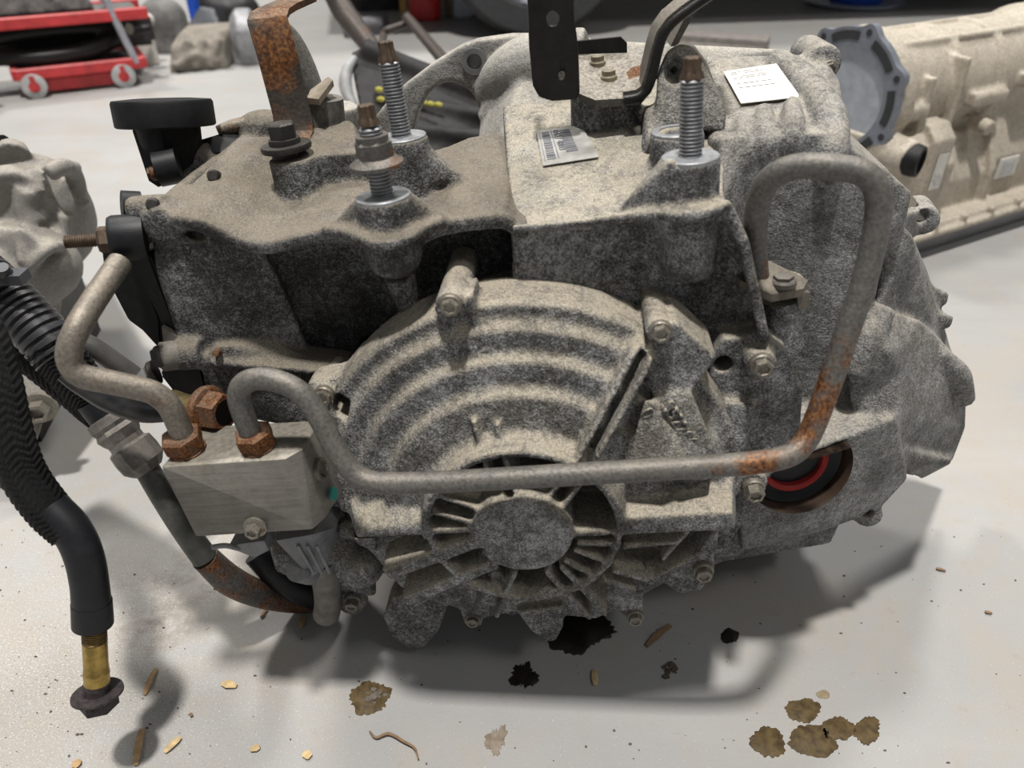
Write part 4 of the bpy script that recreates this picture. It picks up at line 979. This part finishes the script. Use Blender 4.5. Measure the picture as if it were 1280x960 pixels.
rbox(-.10, .035, .032, .25, .045, .190, .015); rbox(-.02, .028, .022, .25, .045, .205, .02); rbox(.03, .06, .030, .25, .045, .17, .03)
hull(bm, [R_(x, y, z) for x in (.05, .17) for y, z in ((.045, .045), (.045, .10), (.075, .165), (.14, .2), (.22, .045))])
hull(bm, [R_(x, y, z) for x in (.17, .185) for y, z in ((.035, .045), (.035, .11), (.062, .18), (.14, .24), (.22, .045))])
hull(bm, [R_(x, y, z) for x in (.185, .50) for y, z in ((.045, .045), (.045, .12), (.075, .2), (.14, .24), (.22, .045))])
hull(bm, [R_(x, y, z) for x in (-.10, .52) for y, z in ((.0, .034), (.0, .044), (.27, .034), (.27, .044))])
hull(bm, [R_(x, y, z) for x in (-.10, .52) for y, z in ((.012, .044), (.012, .052), (.27, .044), (.27, .052))])
for x in (-.05, .02, .09, .16, .23, .3): cyl(bm, R_(x, .006, .05), R_(x, .006, .058), .006)
cyl(bm, R_(.128, .07, .185), R_(.128, .035, .18), .012); cyl(bm, R_(-.075, .05, .170), R_(-.075, .015, .170), .028, .026)
cast('gearbox_case', bm, BEIGE, RT, .0032, None, 2, .5, RB_)
bm = new(); hull(bm, [R_(x, y, z) for x in (-.10, .52) for y, z in ((.02, .0), (.004, .034), (.25, .0), (.265, .034))]); obj('oil_pan', bm, plain('grey_pan', (.17, .17, .18), .5, .2, .2, 20), RT, .4, RB_)
FLG = plain('blue_grey_flange', (.20, .215, .25), .5, .4, .2, 60)
def fpt(x, r, a): return R_(x, YC + r*math.cos(a), ZC + r*math.sin(a))
bm = new(); loops = []
for r, x, lob in ((.070, -.088, 0), (.094, -.088, 1), (.094, -.100, 1), (.070, -.100, 0)):
    loops.append([fpt(x, r*(1 + (.10*max(0, math.cos(7*a))**2 if lob else 0)), a) for a in [2*math.pi*i/112 for i in range(112)]])
loops.append(loops[0]); loft(bm, loops, cap=False)
bmesh.ops.remove_doubles(bm, verts=bm.verts, dist=1e-6); fgo = obj('bell_flange', bm, FLG, RT, .6, RB_, 'blue-grey machined bell flange')
REC = plain('flange_recess_shade', (.025, .025, .028), .7)  # near-black pads paint the shade of holes and pockets on the flange
for i in range(7):
    a = 2*math.pi*i/7; c = fpt(-.1002, .092, a); bm = new(); cyl(bm, c, c - exr*.0008, .0048, None, 16); obj('hole_shade', bm, REC, fgo, .5, RB_)
    lp = [fpt(-.1002, r, q) for r, ts in ((.077, range(9)), (.089, range(8, -1, -1))) for q in [a + .16 + .58*k/8 for k in ts]]
    bm = new(); prism(bm, lp, -exr*.0008); obj('pocket_shade', bm, REC, fgo, .5, RB_)
bm = new(); lathe(bm, R_(-.094, YC, ZC), exr, [(.071, 0), (.069, .008), (.055, .035), (.02, .04), (1e-4, .04)], 40); obj('bell_inside', bm, plain('bell_inside', (.40, .43, .48), .4, .3, .15), RT, .8, RB_)
bm = new(); c = R_(-.075, .015, .170); d = (-eyr + exr*.35).normalized()
lathe(bm, c, d, [(.0225, -.012), (.0230, .004), (.0215, .012), (.0165, .013), (.0155, .002), (1e-4, .0)], 32); obj('round_connector', bm, PLASTIC, RT, .6, RB_, 'round black connector socket')
def flat(name, pts, n, th, mat, parent, off):
    bm = new(); prism(bm, [p + n*.001 for p in pts], n*th); return obj(name, bm, mat, parent, .5, off)
wl = flat('white_label', [R_(x, .0215, z) for x, z in ((-.006, .11), (.018, .11), (.018, .165), (-.006, .165))], -eyr, .0006, WHITE, RT, RB_)
bm = new()
for i in range(7):
    for j in range(7):
        if rnd.random() < .5: box(bm, R_(-.002 + i*.0026, .0199, .116 + j*.003), (.0011, .0004, .0012), RM)
obj('printed_code', bm, plain('grey_ink', (.4, .41, .43), .6), wl, .5, RB_)
wl2 = flat('white_label', [R_(.200, .044, .085), R_(.25, .044, .085), R_(.25, .044, .118), R_(.200, .044, .118)], -eyr, .003, WHITE, RT, RB_); bm = new()
for k in range(5): box(bm, R_(.225, .0398, .091 + k*.005), (.018, .0004, .001), RM)
obj('printed_lines', bm, bpy.data.materials['grey_ink'], wl2, .5, RB_)

# ---------------------------------------------------------------- dark cradle with rods behind the middle
CRB = D(540, 225, 1.30); CRB.z = 0
CR = empty('engine_cradle', CRB); tag(CR, 'dark grey cradle with steel rods and yellow chalk marks behind the transmission', 'cradle')
DGREY = plain('dark_grey_plastic', (.022, .021, .021), .6, 0, .4, 30, .1, .05, (.2, .2, .2), .2)
bm = new()
HW(bm, [(436, 66, 1.42), (452, 58, 1.45), (500, 78, 1.45), (650, 118, 1.45), (650, 260, 1.25), (560, 260, 1.2), (470, 240, 1.15), (462, 150, 1.3), (448, 100, 1.4), (500, 78, 1.6), (650, 118, 1.6), (650, 240, 1.5), (470, 230, 1.4)])
tube(bm, [D(452, 62, 1.43), D(520, 90, 1.43), D(590, 112, 1.42), (D(650, 126, 1.42))], .022, 10, 4)
tube(bm, [D(470, 120, 1.33), D(540, 136, 1.36), D(640, 150, 1.36)], .016, 10, 4); tube(bm, [D(470, 160, 1.27), D(560, 168, 1.3), D(650, 176, 1.3)], .014, 10, 4)
cast('cradle_body', bm, DGREY, CR, .006, None, 3, .5, CRB)
bm = new(); P = [D(444, 72, 1.40), D(434, 88, 1.38), D(432, 108, 1.36), D(440, 130, 1.34), D(452, 146, 1.32)]; tube(bm, P, [.006, .010, .011, .009, .005], 12, 4); obj('end_trim', bm, plain('pale_trim', (.30, .30, .30), .6, .0), CR, .8, CRB)
RODM = rusty('rod', (.075, .062, .055), .62, .85, 20, .3, .5, .0)
bm = new(); tube(bm, [D(412, -20, 1.62), D(430, 15, 1.6), D(466, 62, 1.5), D(478, 84, 1.46)], [.020, .022, .017, .014], 12, 4); obj('steel_rod', bm, RODM, CR, .8, CRB)
bm = new(); tube(bm, [D(505, 17, 1.8), D(512, 26, 1.78), D(560, 84, 1.55)], .010, 10, 4); obj('steel_rod', bm, RODM, CR, .8, CRB)
bm = new(); tube(bm, [D(512, 24, 1.82), D(535, 50, 1.7), D(566, 84, 1.55)], .009, 10, 4); obj('steel_rod', bm, RODM, CR, .8, CRB)
bm = new(); tube(bm, [D(508, 30, 1.82), D(484, 38, 1.8), D(479, 46, 1.78), D(478, 84, 1.48)], .008, 10, 4); obj('steel_rod', bm, RODM, CR, .8, CRB)
YEL = plain('yellow_chalk', (.55, .5, .10), .8)
for u, v in ((528, 128), (538, 130), (548, 131), (474, 112), (476, 124)):
    bm = new(); ball(bm, D(u, v, 1.335 if u > 500 else 1.30), .0065, 1.3, .5, .8, 1); obj('chalk_mark', bm, YEL, CR, .8, CRB)

# ---------------------------------------------------------------- red cart with parts on it
c1, c2 = G(45, 122), G(163, 108); cx = (c2 - c1); clen = cx.length; cx.normalize(); cy = V((-cx.y, cx.x, 0))
KB = c1 + cx*.25; KB.z = 0; KM = Matrix((cx, cy, V((0, 0, 1)))).transposed()
KT = empty('trolley', KB); tag(KT, 'red steel trolley on grey castors, far left in the background', 'trolley')
REDP = plain('red_paint', (.50, .035, .04), .45, 0, .3, 30, 0, .25, (.45, .25, .2))
GREYPT = plain('grey_post_paint', (.38, .39, .43), .4, .2)
def K(x, y, z): return c1 + cx*x + cy*y + V((0, 0, z))
def kbox(name, c, h, mat, sm=.5):
    bm = new(); box(bm, c, h, KM); bmesh.ops.bevel(bm, geom=list(bm.edges), offset=.003, segments=1, affect='EDGES'); return obj(name, bm, mat, KT, sm, KB)
zl = D(100, 86, c1.y + .06).z; zu = D(60, 24, c1.y + .06).z; KL = clen + .02; KW = .16
kbox('lower_shelf', K(KL/2, KW/2, zl + .004), (KL/2 + .02, KW/2, .004), plain('trolley_deck', (.09, .07, .065), .7))
for y in (0, KW): kbox('shelf_rail', K(KL/2, y, zl), (KL/2 + .03, .008, .014), REDP); kbox('shelf_rail', K(KL/2 - .15, y, zu), (KL/2 + .22, .008, .014), REDP)
for x in (-.03, KL + .03): kbox('shelf_rail', K(x, KW/2, zl), (.008, KW/2, .014), REDP)
kbox('skirt_panel', K(KL*.48, .01, zl - .032), (KL*.36, .006, .016), REDP)
kbox('upper_shelf', K(KL/2 - .15, KW/2, zu + .004), (KL/2 + .2, KW/2, .004), plain('upper_deck', (.12, .12, .115), .7))
for y in (0, KW):
    bm = new(); tube(bm, [K(KL + .012, y, zl), K(KL - .015, y, zu), K(KL - .05, y, zu + .25)], .010, 10, 2); obj('post', bm, GREYPT, KT, .8, KB)
    bm = new(); tube(bm, [K(-.1, y, zl), K(-.12, y, zu + .1)], .010, 10, 0); obj('post', bm, REDP, KT, .8, KB)
for x, y in ((.005, -.01), (KL - .03, -.005), (.10, KW), (KL + .02, KW)):
    rw = .030; c = K(x, y, rw); bm = new(); lathe(bm, c - cy*.011, cy, [(rw*.8, 0), (rw, .003), (rw, .019), (rw*.8, .022)], 24)
    wo = obj('castor', bm, plain('castor_grey', (.42, .42, .42), .5), KT, .6, KB)
    bm = new(); lathe(bm, c - cy*.0125, cy, [(rw*.45, 0), (rw*.45, .025)], 16); hull(bm, [c + cx*a_ + cy*b_ + V((0, 0, z)) for a_ in (-.006, .006) for b_ in (-.016, -.013) for z in (-.006, zl - rw)]); obj('castor_fork', bm, DARKST if y > 0 else REDP, wo, .5, KB)
BLK = plain('black_parts', (.022, .021, .022), .5, .1, .6, 15)
kz = zl + .008
ARMB = K(.16, .08, kz); SA = empty('suspension_arm', ARMB); tag(SA, 'black A-shaped suspension arm on the lower shelf of the red trolley', 'car part')
bm = new(); tube(bm, [K(-.10, .05, kz + .07), K(.05, .09, kz + .075), K(.20, .09, kz + .07), K(.26, .08, kz + .055)], [.02, .025, .024, .02], 12, 5)
tube(bm, [K(-.06, .04, kz + .03), K(.05, .03, kz + .022), K(.17, .04, kz + .03), K(.26, .08, kz + .052)], [.02, .022, .022, .02], 12, 5); tube(bm, [K(.24, .08, kz + .052), K(.33, .09, kz + .06)], .012, 10, 0)
cast('arm_body', bm, BLACKPT, SA, .006, None, 2, .5, ARMB)
bm = new(); cyl(bm, K(.255, .06, kz + .07), K(.27, .04, kz + .07), .014); obj('bush', bm, STEEL, SA, .6, ARMB)
bm = new(); box(bm, K(.12, .139, kz + .05), (.22, .010, .042), KM); bmesh.ops.bevel(bm, geom=list(bm.edges), offset=.012, segments=2, affect='EDGES')  # added dark panel that darkens the bright gap behind the arm
for x in (.0, .1, .2, .28): cyl(bm, K(x, .124, kz + .05), K(x, .134, kz + .05), .016, .016, 12)
tag(obj('dark_panel', bm, BLK), 'added black panel darkening the gap behind the suspension arm on the red trolley', 'car part')
p = K(-.16, -.04, 0); KNB = p.copy(); bm = new(); tube(bm, [p + V((-.02, 0, .06)), p + V((.01, -.01, .09)), p + V((.06, .0, .085)), p + V((.08, .01, .06))], [.035, .045, .025, .012], 12, 4); ball(bm, p + V((-.06, 0, .05)), .05)
hull(bm, [p + V((x, y, z)) for x in (-.12, .03) for y in (-.04, .05) for z in (0, .05)])
tag(cast('steering_knuckle', bm, plain('rusty_knuckle', (.22, .18, .14), .7, .2, .5, 30), None, .006, None, 2), 'brown steering knuckle on the floor beside the left end of the red trolley', 'car part')
p = K(-.02, .085, zu + .012); bm = new(); hull(bm, [p + cx*x + cy*y + V((0, 0, z)) for x, y, z in ((-.2, -.05, 0), (.22, -.05, 0), (-.2, .04, 0), (.22, .04, 0), (-.16, -.035, .10), (.19, -.035, .10), (-.16, .03, .11), (.19, .03, .11))])
for x in (-.1, -.03, .06, .15): tube(bm, [p + cx*x - cy*.044 + V((0, 0, .012)), p + cx*x - cy*.034 + V((0, 0, .10))], .008, 8, 0)
tag(cast('valve_body', bm, plain('mottled_grey', (.16, .155, .15), .7, .2, .6, 40), None, .006, None, 2), 'mottled grey valve body on the upper shelf of the red trolley', 'car part')

# ---------------------------------------------------------------- clutter behind
def clutter(name, label, cat, mat, build, voxel=.008):
    bm = new(); build(bm); return tag(cast(name, bm, mat, None, voxel, None, 2) if voxel else obj(name, bm, mat), label, cat)
def fl_(u, v): return G(u, v)
def blk(bm, u0, v0, u1, v1, hpx, depth, back=0):
    """rounded lump standing on the floor between two picture points of its foot"""
    a, b = G(u0, v0), G(u1, v1); h = hpx*(a - EYE).dot(cF)/F_PX; d = V((0, depth, 0))
    hull(bm, [a, b, a + d, b + d, a + (b-a)*.05 + V((0, .02, h*.7)), b + (a-b)*.05 + V((0, .02, h*.7)), a + (b-a)*.15 + V((0, .06, h)), b + (a-b)*.15 + V((0, .06, h)), a + d + V((0, 0, h)), b + d + V((0, 0, h))])
    return a, b, h
def b1(bm):
    a, b, h = blk(bm, 212, 92, 285, 86, 40, .22)
    for t in (.2, .45, .7): p = a + (b-a)*t; tube(bm, [p + V((0, -.005, .01)), p + V((.03, .03, h*.9))], .012, 8, 0)
    tube(bm, [a + V((.02, -.004, .02)), a + (b-a)*.5 + V((0, -.005, h*.5)), b + V((-.02, -.004, .02))], .010, 8, 0)
clutter('gearbox', 'low grey-brown gearbox lying on the floor right of the red trolley', 'gearbox', plain('grey_brown_cast', (.20, .18, .155), .75, .1, .4, 20, .2, .5), b1, .007)
def b2(bm): 
    p = G(312, 83); lathe(bm, p + V((-.05, .05, .075)), V((1, .2, 0)), [(.05, 0), (.075, .02), (.075, .06), (.04, .08)], 20); hull(bm, [p + V((x, y, z)) for x in (-.05, .04) for y in (.01, .1) for z in (0, .05)])
clutter('alternator', 'grey round alternator at the right end of the low gearbox', 'car part', plain('alt_grey', (.30, .30, .31), .5, .3), b2, .006)
def b3(bm): HW(bm, [(226, 46, 2.75), (281, 44, 2.75), (268, 10, 2.8), (250, 8, 2.8), (226, 46, 2.82), (281, 44, 2.82), (268, 10, 2.86), (250, 8, 2.86)]); hull(bm, [V((x, y, z)) for x, y, z in [(G(226, 60).x, 2.75, 0), (G(281, 60).x, 2.75, 0), (G(226, 60).x, 2.9, 0), (G(281, 60).x, 2.9, 0)]] + [D(226, 46, 2.75), D(281, 44, 2.75), D(226, 46, 2.9), D(281, 44, 2.9)])
clutter('undertray', 'dark grey plastic sheet standing behind the low gearbox', 'car part', plain('slate_plastic', (.07, .075, .085), .5), b3)
def pile(name, label, cat, mat, uv, dist, r):
    def f(bm):
        for u, v, k in uv:
            p = D(u, v, dist); ball(bm, p, r*k, 1.2, 1, 1, 2)
            q = p.copy(); q.z = 0; hull(bm, [q + V((x, y, 0)) for x in (-r*k, r*k) for y in (-r*k, r*k)] + [p + V((x, y, 0)) for x in (-r*k*.8, r*k*.8) for y in (-r*k*.6, r*k*.6)])
    return clutter(name, label, cat, mat, f, .012)
BLUEG = plain('blue_grey_parts', (.12, .15, .22), .5, .1, .4, 12)
pile('brake_assembly', 'black tangle of car parts behind the rusty bracket', 'car part', BLK, [(285, 20, 1), (303, 40, .8)], 3.15, .11)
pile('engine', 'large black engine behind the rusty bracket', 'engine', BLK, [(352, 4, 1.2), (360, 26, .8)], 4.3, .15)
pile('fender_panel', 'blue-grey car panel lying behind the rods', 'car part', BLUEG, [(402, 22, .9), (420, 8, .9)], 3.9, .11)
pile('rag_heap', 'black heap of parts left of the red bin', 'car part', BLK, [(452, 0, 1.0), (482, 4, .8)], 3.45, .10)
pile('cylinder_head', 'mixed grey cylinder head on the floor behind the trolley posts', 'car part', plain('mixed_grey', (.17, .165, .16), .6, .2, .6, 14), [(188, 36, .8), (204, 22, .9), (216, 36, .7)], 2.65, .07)
pile('differential', 'black axle part on the floor behind the left end of the red trolley', 'car part', BLK, [(-4, 62, 1), (14, 34, .9)], 2.62, .085)
def b4(bm): 
    a, b, h = blk(bm, 428, 48, 478, 43, 16, .18); tube(bm, [a + V((0, 0, h)), b + V((0, 0, h))], .02, 8, 0)
clutter('step_block', 'low grey block on the floor left of the rods', 'block', plain('block_grey', (.22, .22, .23), .7), b4)
pr_ = clutter('headlamp', 'small white plastic part on the floor beside the trolley posts', 'car part', WHITE, lambda bm: (ball(bm, D(172, 25, 2.45), .032, 1.6, 1, .9), hull(bm, [D(172, 25, 2.45) + V((x, y, 0)) for x in (-.03, .03) for y in (-.02, .02)] + [V((D(172, 25, 2.45).x + x, 2.45 + y, 0)) for x in (-.03, .03) for y in (-.02, .02)])), .006)
def post(name, label, cat, u, v0, v1, dist, w, mat, hh=None):
    bm = new(); a = G(u, v1); 
    x0, x1 = D(u - w/2, v1, a.y).x, D(u + w/2, v1, a.y).x; top = hh or .21
    hull(bm, [V((x, y, z)) for x in (x0, x1) for y in (a.y, a.y + (x1-x0)*.8) for z in (0, top)]); bmesh.ops.bevel(bm, geom=list(bm.edges), offset=(x1-x0)*.08, segments=2, affect='EDGES')
    return tag(obj(name, bm, mat), label, cat)
rb = post('waste_bin', 'red plastic bin standing upright behind the rods', 'bin', 531, 0, 27, 0, 38, plain('bin_red', (.55, .02, .02), .4))
post('yellow_post', 'yellow post standing left of the red bin', 'post', 505, 0, 24, 0, 9, plain('yellow_ochre', (.42, .30, .08), .6))
post('wooden_post', 'brown wooden post standing right of the red bin', 'post', 560, 0, 22, 0, 8, plain('brown_wood', (.22, .15, .09), .7))
post('panel_board', 'pale blue board standing between the bin and the car wheel', 'board', 580, 0, 23, 0, 24, plain('pale_blue', (.50, .56, .64), .5))
post('blue_post', 'bright blue post behind the dark plastic sheet', 'post', 247, 0, 40, 0, 12, plain('blue_paint', (.01, .08, .50), .4), .9)
p = G(930, 74); bm = new(); dv = V((.93, -.36, 0)).normalized(); dw = V((.36, .93, 0))
hull(bm, [p + dv*x + dw*y + V((0, 0, z)) for x in (-.22, .06) for y in (0, .10) for z in (0.0, .055)]); tube(bm, [p + dv*x + V((0, 0, .028)) for x in (-.2, .05)], .01, 8, 0)
ro = tag(obj('crossmember', bm, plain('crossmember_brown', (.20, .18, .165), .6, .1)), 'brown-grey steel crossmember on the floor behind the upper right of the large transmission', 'car part')
bm = new(); hull(bm, [p + dv*x + dw*y + V((0, 0, z)) for x in (.06, .11) for y in (.005, .09) for z in (.0, .04)]); obj('end_cap', bm, BLK, ro)
p = G(1065, 6); bm = new(); lathe(bm, p, (0, 0, 1), [(.16, 0), (.19, .012), (.2, .02), (.185, .02), (.15, .01), (1e-4, .01)], 30); tr_ = tag(obj('drain_tray', bm, plain('tray_pale', (.50, .54, .62), .4)), 'pale tray with a blue can on the floor, upper right', 'tray')
bm = new(); lathe(bm, p + V((.02, .02, .012)), (0, 0, 1), [(.10, 0), (.105, .01), (.105, .10), (.08, .12), (1e-4, .12)], 24); tag(obj('oil_can', bm, plain('can_blue', (.02, .10, .55), .4)), 'blue can standing in the pale tray', 'can')

# ---------------------------------------------------------------- parked car, only its wheel and shadow reach the picture
wp = G(668, 46); cdx = V((.985, .17, 0)).normalized(); cdy = V((-.17, .985, 0)).normalized()
CB = wp + cdx*1.2 + cdy*.8; CARO = empty('car', CB); tag(CARO, 'parked car at the top edge with only its front wheel in view', 'car')
def Cc(x, y, z): return wp + cdx*x + cdy*y + V((0, 0, z))
RW = .315
bm = new(); sil = [(-.72, .32), (-.70, .55), (-.35, .72), (.35, .86), (.9, 1.36), (2.0, 1.42), (2.9, 1.0), (3.35, .9), (3.4, .35), (2.95, .24), (-.5, .24)]
loft(bm, [[Cc(x, y, z) for x, z in sil] for y in (.02, .10, 1.62, 1.70)])
cuts_ = None
obj('car_body', bm, plain('car_paint', (.20, .20, .21), .3, .4, .1), CARO, .5, CB)
for x in (0, 2.6):
    for y, s_ in ((-.02, 1), (1.55, 1)):
        c = Cc(x, y, RW); bm = new(); lathe(bm, c, cdy, [(RW*.62, .0), (RW*.70, -.02), (RW*.93, -.02), (RW, .02), (RW, .17), (RW*.93, .2), (RW*.6, .2)], 48)
        t_ = obj('wheel', bm, plain('tyre', (.035, .035, .037), .7, 0, .2), CARO, .6, CB)
        bm = new(); lathe(bm, c, cdy, [(RW*.68, .005), (RW*.66, -.012), (RW*.60, .03), (RW*.2, .05), (1e-4, .05)], 40)
        for k in range(10):
            a = 2*math.pi*k/10; a1 = a + .12
            tube(bm, [c + (cdx*math.cos(t)*r + V((0, 0, math.sin(t)*r))) - cdy*.004 for t, r in ((a, .05), (a1, RW*.4), (a1, RW*.66))], .016, 8, 2)
        lathe(bm, c, cdy, [(.06, .02), (.055, -.012), (1e-4, -.014)], 20)
        obj('alloy_rim', bm, plain('alloy', (.55, .58, .65), .3, .6), t_, .6, CB)

# ---------------------------------------------------------------- litter and oil on the floor
WOOD = [plain('wood_pale', (.52, .38, .20), .8, 0, .3, 200), plain('wood_tan', (.40, .26, .13), .8, 0, .3, 200), plain('wood_dark', (.22, .14, .08), .8, 0, .3, 200)]
def chip(u0, v0, u1, v1, wpx, mat, name, label, cat='wood chip', curl=.25):
    a, b = G(u0, v0, .0012), G(u1, v1, .0012); t = (b - a); ln = t.length; t.normalize(); sd = V((-t.y, t.x, 0)); ww = wpx*(a - EYE).dot(cF)/F_PX/2.5
    bm = new(); loops = []; rr = random.Random(u0*7 + v0)
    for i in range(6):
        k = i/5; wd = ww*(.25 + 1.0*math.sin(math.pi*min(1, max(0, .12 + .8*k)))**.6)*(.85 + .3*rr.random()); z = .0008 + ln*curl*.25*math.sin(math.pi*k)
        c = a + t*ln*k + V((0, 0, z)); loops.append([c - sd*wd, c + V((0, 0, .0004)) + sd*wd*.1, c + sd*wd, c + sd*wd*.9 - V((0, 0, .0008)), c - sd*wd*.9 - V((0, 0, .0008))])
    loft(bm, loops); return tag(obj(name, bm, mat, None, .6), label, cat, 'wood chips and dry leaves on the floor')
chip(277, 855, 296, 858, 10, WOOD[0], 'wood_chip', 'pale broad wood chip on the floor, right of the hose shadow')
chip(195, 836, 181, 869, 7, WOOD[1], 'wood_splinter', 'tan splinter on the floor at the edge of the hose shadow')
chip(178, 912, 170, 957, 9, WOOD[1], 'wood_splinter', 'longest brown splinter, at the foot of the hose shadow')
chip(226, 922, 206, 941, 8, WOOD[0], 'wood_chip', 'pale slanted wood chip right of the longest splinter')
chip(313, 938, 325, 934, 9, WOOD[0], 'wood_chip', 'small pale wood chip near the bottom edge, left of the round one')
chip(380, 941, 388, 947, 11, WOOD[0], 'wood_chip', 'round cream wood chip near the bottom edge')
chip(100, 950, 92, 960, 10, WOOD[1], 'wood_chip', 'tan wood chip cut by the bottom edge below the hose end')
chip(380, 770, 376, 785, 8, WOOD[1], 'dry_leaf', 'small tan leaf on the floor under the grey drain tube')
chip(743, 838, 744, 857, 8, WOOD[0], 'dry_leaf', 'curled yellow leaf on the floor before the ribbed cover')
chip(838, 782, 808, 808, 9, WOOD[2], 'dry_leaf', 'brown seed leaf in the shadow of the transmission')
chip(334, 762, 326, 772, 4, WOOD[2], 'wood_splinter', 'tiny dark splinter below the rusty elbow')
chip(238, 892, 240, 896, 4, WOOD[2], 'wood_splinter', 'tiny dark crumb right of the tan splinter')
chip(1170, 711, 1182, 714, 4, WOOD[2], 'wood_splinter', 'tiny brown chip on the clear floor at the right')
chip(1231, 765, 1240, 767, 4, WOOD[2], 'wood_splinter', 'tiny brown chip nearest the right edge')
bm = new(); tube(bm, [G(u, v, .0025) for u, v in ((462, 914), (470, 922), (486, 917), (505, 927), (518, 935), (523, 949))], [.0006, .0010, .0012, .0011, .0009, .0005], 8, 4)
tag(obj('twig', bm, WOOD[2], None, .8), 'thin bent dark twig near the bottom edge', 'twig')
def oil_mat(name, c0, c1, rough):
    s = N(name); n = s.noise(160, 4, .6); return s.set(s.mix(s.ramp(n, [(.35, 0.0), (.65, 1.0)]), c0, c1), rough, 0, .5)
OILM = oil_mat('oil_stain', (.045, .027, .006), (.115, .075, .026), .7); OILD = oil_mat('dark_oil', (.006, .005, .004), (.02, .013, .008), .5); OILP = oil_mat('thin_oil', (.25, .19, .11), (.34, .28, .19), .4)
def spot(u, v, ru, rv, mat, label, seed, name='oil_spot', rough=.16, z=.0006, grp='oil spots on the floor', cat='stain'):
    rr = random.Random(seed); n = 56; bm = new(); ph = [rr.uniform(0, 6.28) for _ in range(6)]; lo = []; li = []
    for i in range(n):
        a = 2*math.pi*i/n; k = 1 + rough*(.5*math.sin(2*a + ph[0]) + .4*math.sin(3*a + ph[1]) + .3*math.sin(5*a + ph[2])) + rough*.55*rr.uniform(-1, 1)
        lo.append(G(u + ru*k*math.cos(a), v + rv*k*math.sin(a), .0001)); li.append(G(u + ru*k*.93*math.cos(a), v + rv*k*.93*math.sin(a), z))
    loft(bm, [lo, li]); return tag(obj(name, bm, mat, None, .9), label, cat, grp)
spot(960, 928, 21, 20, OILM, 'leftmost brown oil spot of the cluster at the lower right', 1)
spot(1016, 927, 30, 20, OILM, 'largest brown oil spot, bottom middle of the cluster', 2)
spot(1004, 888, 20, 16, OILM, 'upper brown oil spot of the cluster', 3)
spot(1048, 911, 20, 16, OILM, 'brown oil spot right of the largest one', 4)
spot(1084, 913, 17, 17, OILM, 'rightmost oil spot of the cluster, with glints', 5)
spot(1029, 868, 9, 5, OILP, 'smallest pale oil spot above the cluster', 6)
spot(912, 795, 11, 10, OILD, 'small dark spot inside the pipe shadow', 7)
spot(655, 845, 15, 17, OILD, 'small black oil spot in front of the ribbed cover', 8, rough=.3)
spot(722, 790, 42, 26, OILD, 'large wet black oil spot under the ribbed cover', 9, rough=.2)
spot(462, 872, 26, 20, OILM, 'brown oil spot with grit on the floor below the cover', 10)
spot(620, 926, 12, 17, oil_mat('mud', (.19, .15, .11), (.29, .24, .19), .8), 'faint brown mud smear at the bottom middle', 11, rough=.4)
def clump(u, v, rpx, mat, label, seed):
    rr = random.Random(seed); c = G(u, v); k = (c - EYE).dot(cF)/F_PX; bm = new()
    for i in range(14):
        a, q = rr.uniform(0, 6.28), rpx*k*rr.random()**.6; s_ = rpx*k*rr.uniform(.12, .3)
        ball(bm, c + V((q*math.cos(a), q*math.sin(a), s_*.5)), s_, rr.uniform(.8, 1.8), rr.uniform(.8, 1.6), .6, 1)
    return tag(obj('dirt_clump', bm, mat, None, .8), label, 'dirt', 'dirt clumps on the floor')
SOIL = plain('soil', (.085, .065, .045), .9, 0, .4, 300)
clump(835, 838, 11, SOIL, 'crumbly dirt clump in front of the right part of the cover', 3)
clump(277, 735, 12, plain('soil_brown', (.17, .125, .08), .9, 0, .4, 300), 'brown dirt clump left of the rusty elbow', 4)
clump(470, 868, 13, plain('grit_grey', (.13, .11, .09), .9, 0, .4, 300), 'grey grit on the brown oil spot below the cover', 5)
bm = new(); rr = random.Random(11)
for i in range(330):
    if i % 3 == 0: u, v = rr.gauss(90, 120), rr.gauss(850, 80)
    else: u, v = rr.uniform(-40, 1320), rr.uniform(640, 1000)
    c = G(u, v); s_ = rr.choice((.0003, .0004, .0005, .0008)); ball(bm, c + V((0, 0, s_*.5)), s_, rr.uniform(.8, 2.2), rr.uniform(.8, 1.5), .7, 0)
tag(obj('grit', bm, plain('dark_grit', (.10, .085, .07), .9, 0, .5, 500), None, .8), 'scattered dark grit on the concrete floor', 'grit', None, 'stuff')
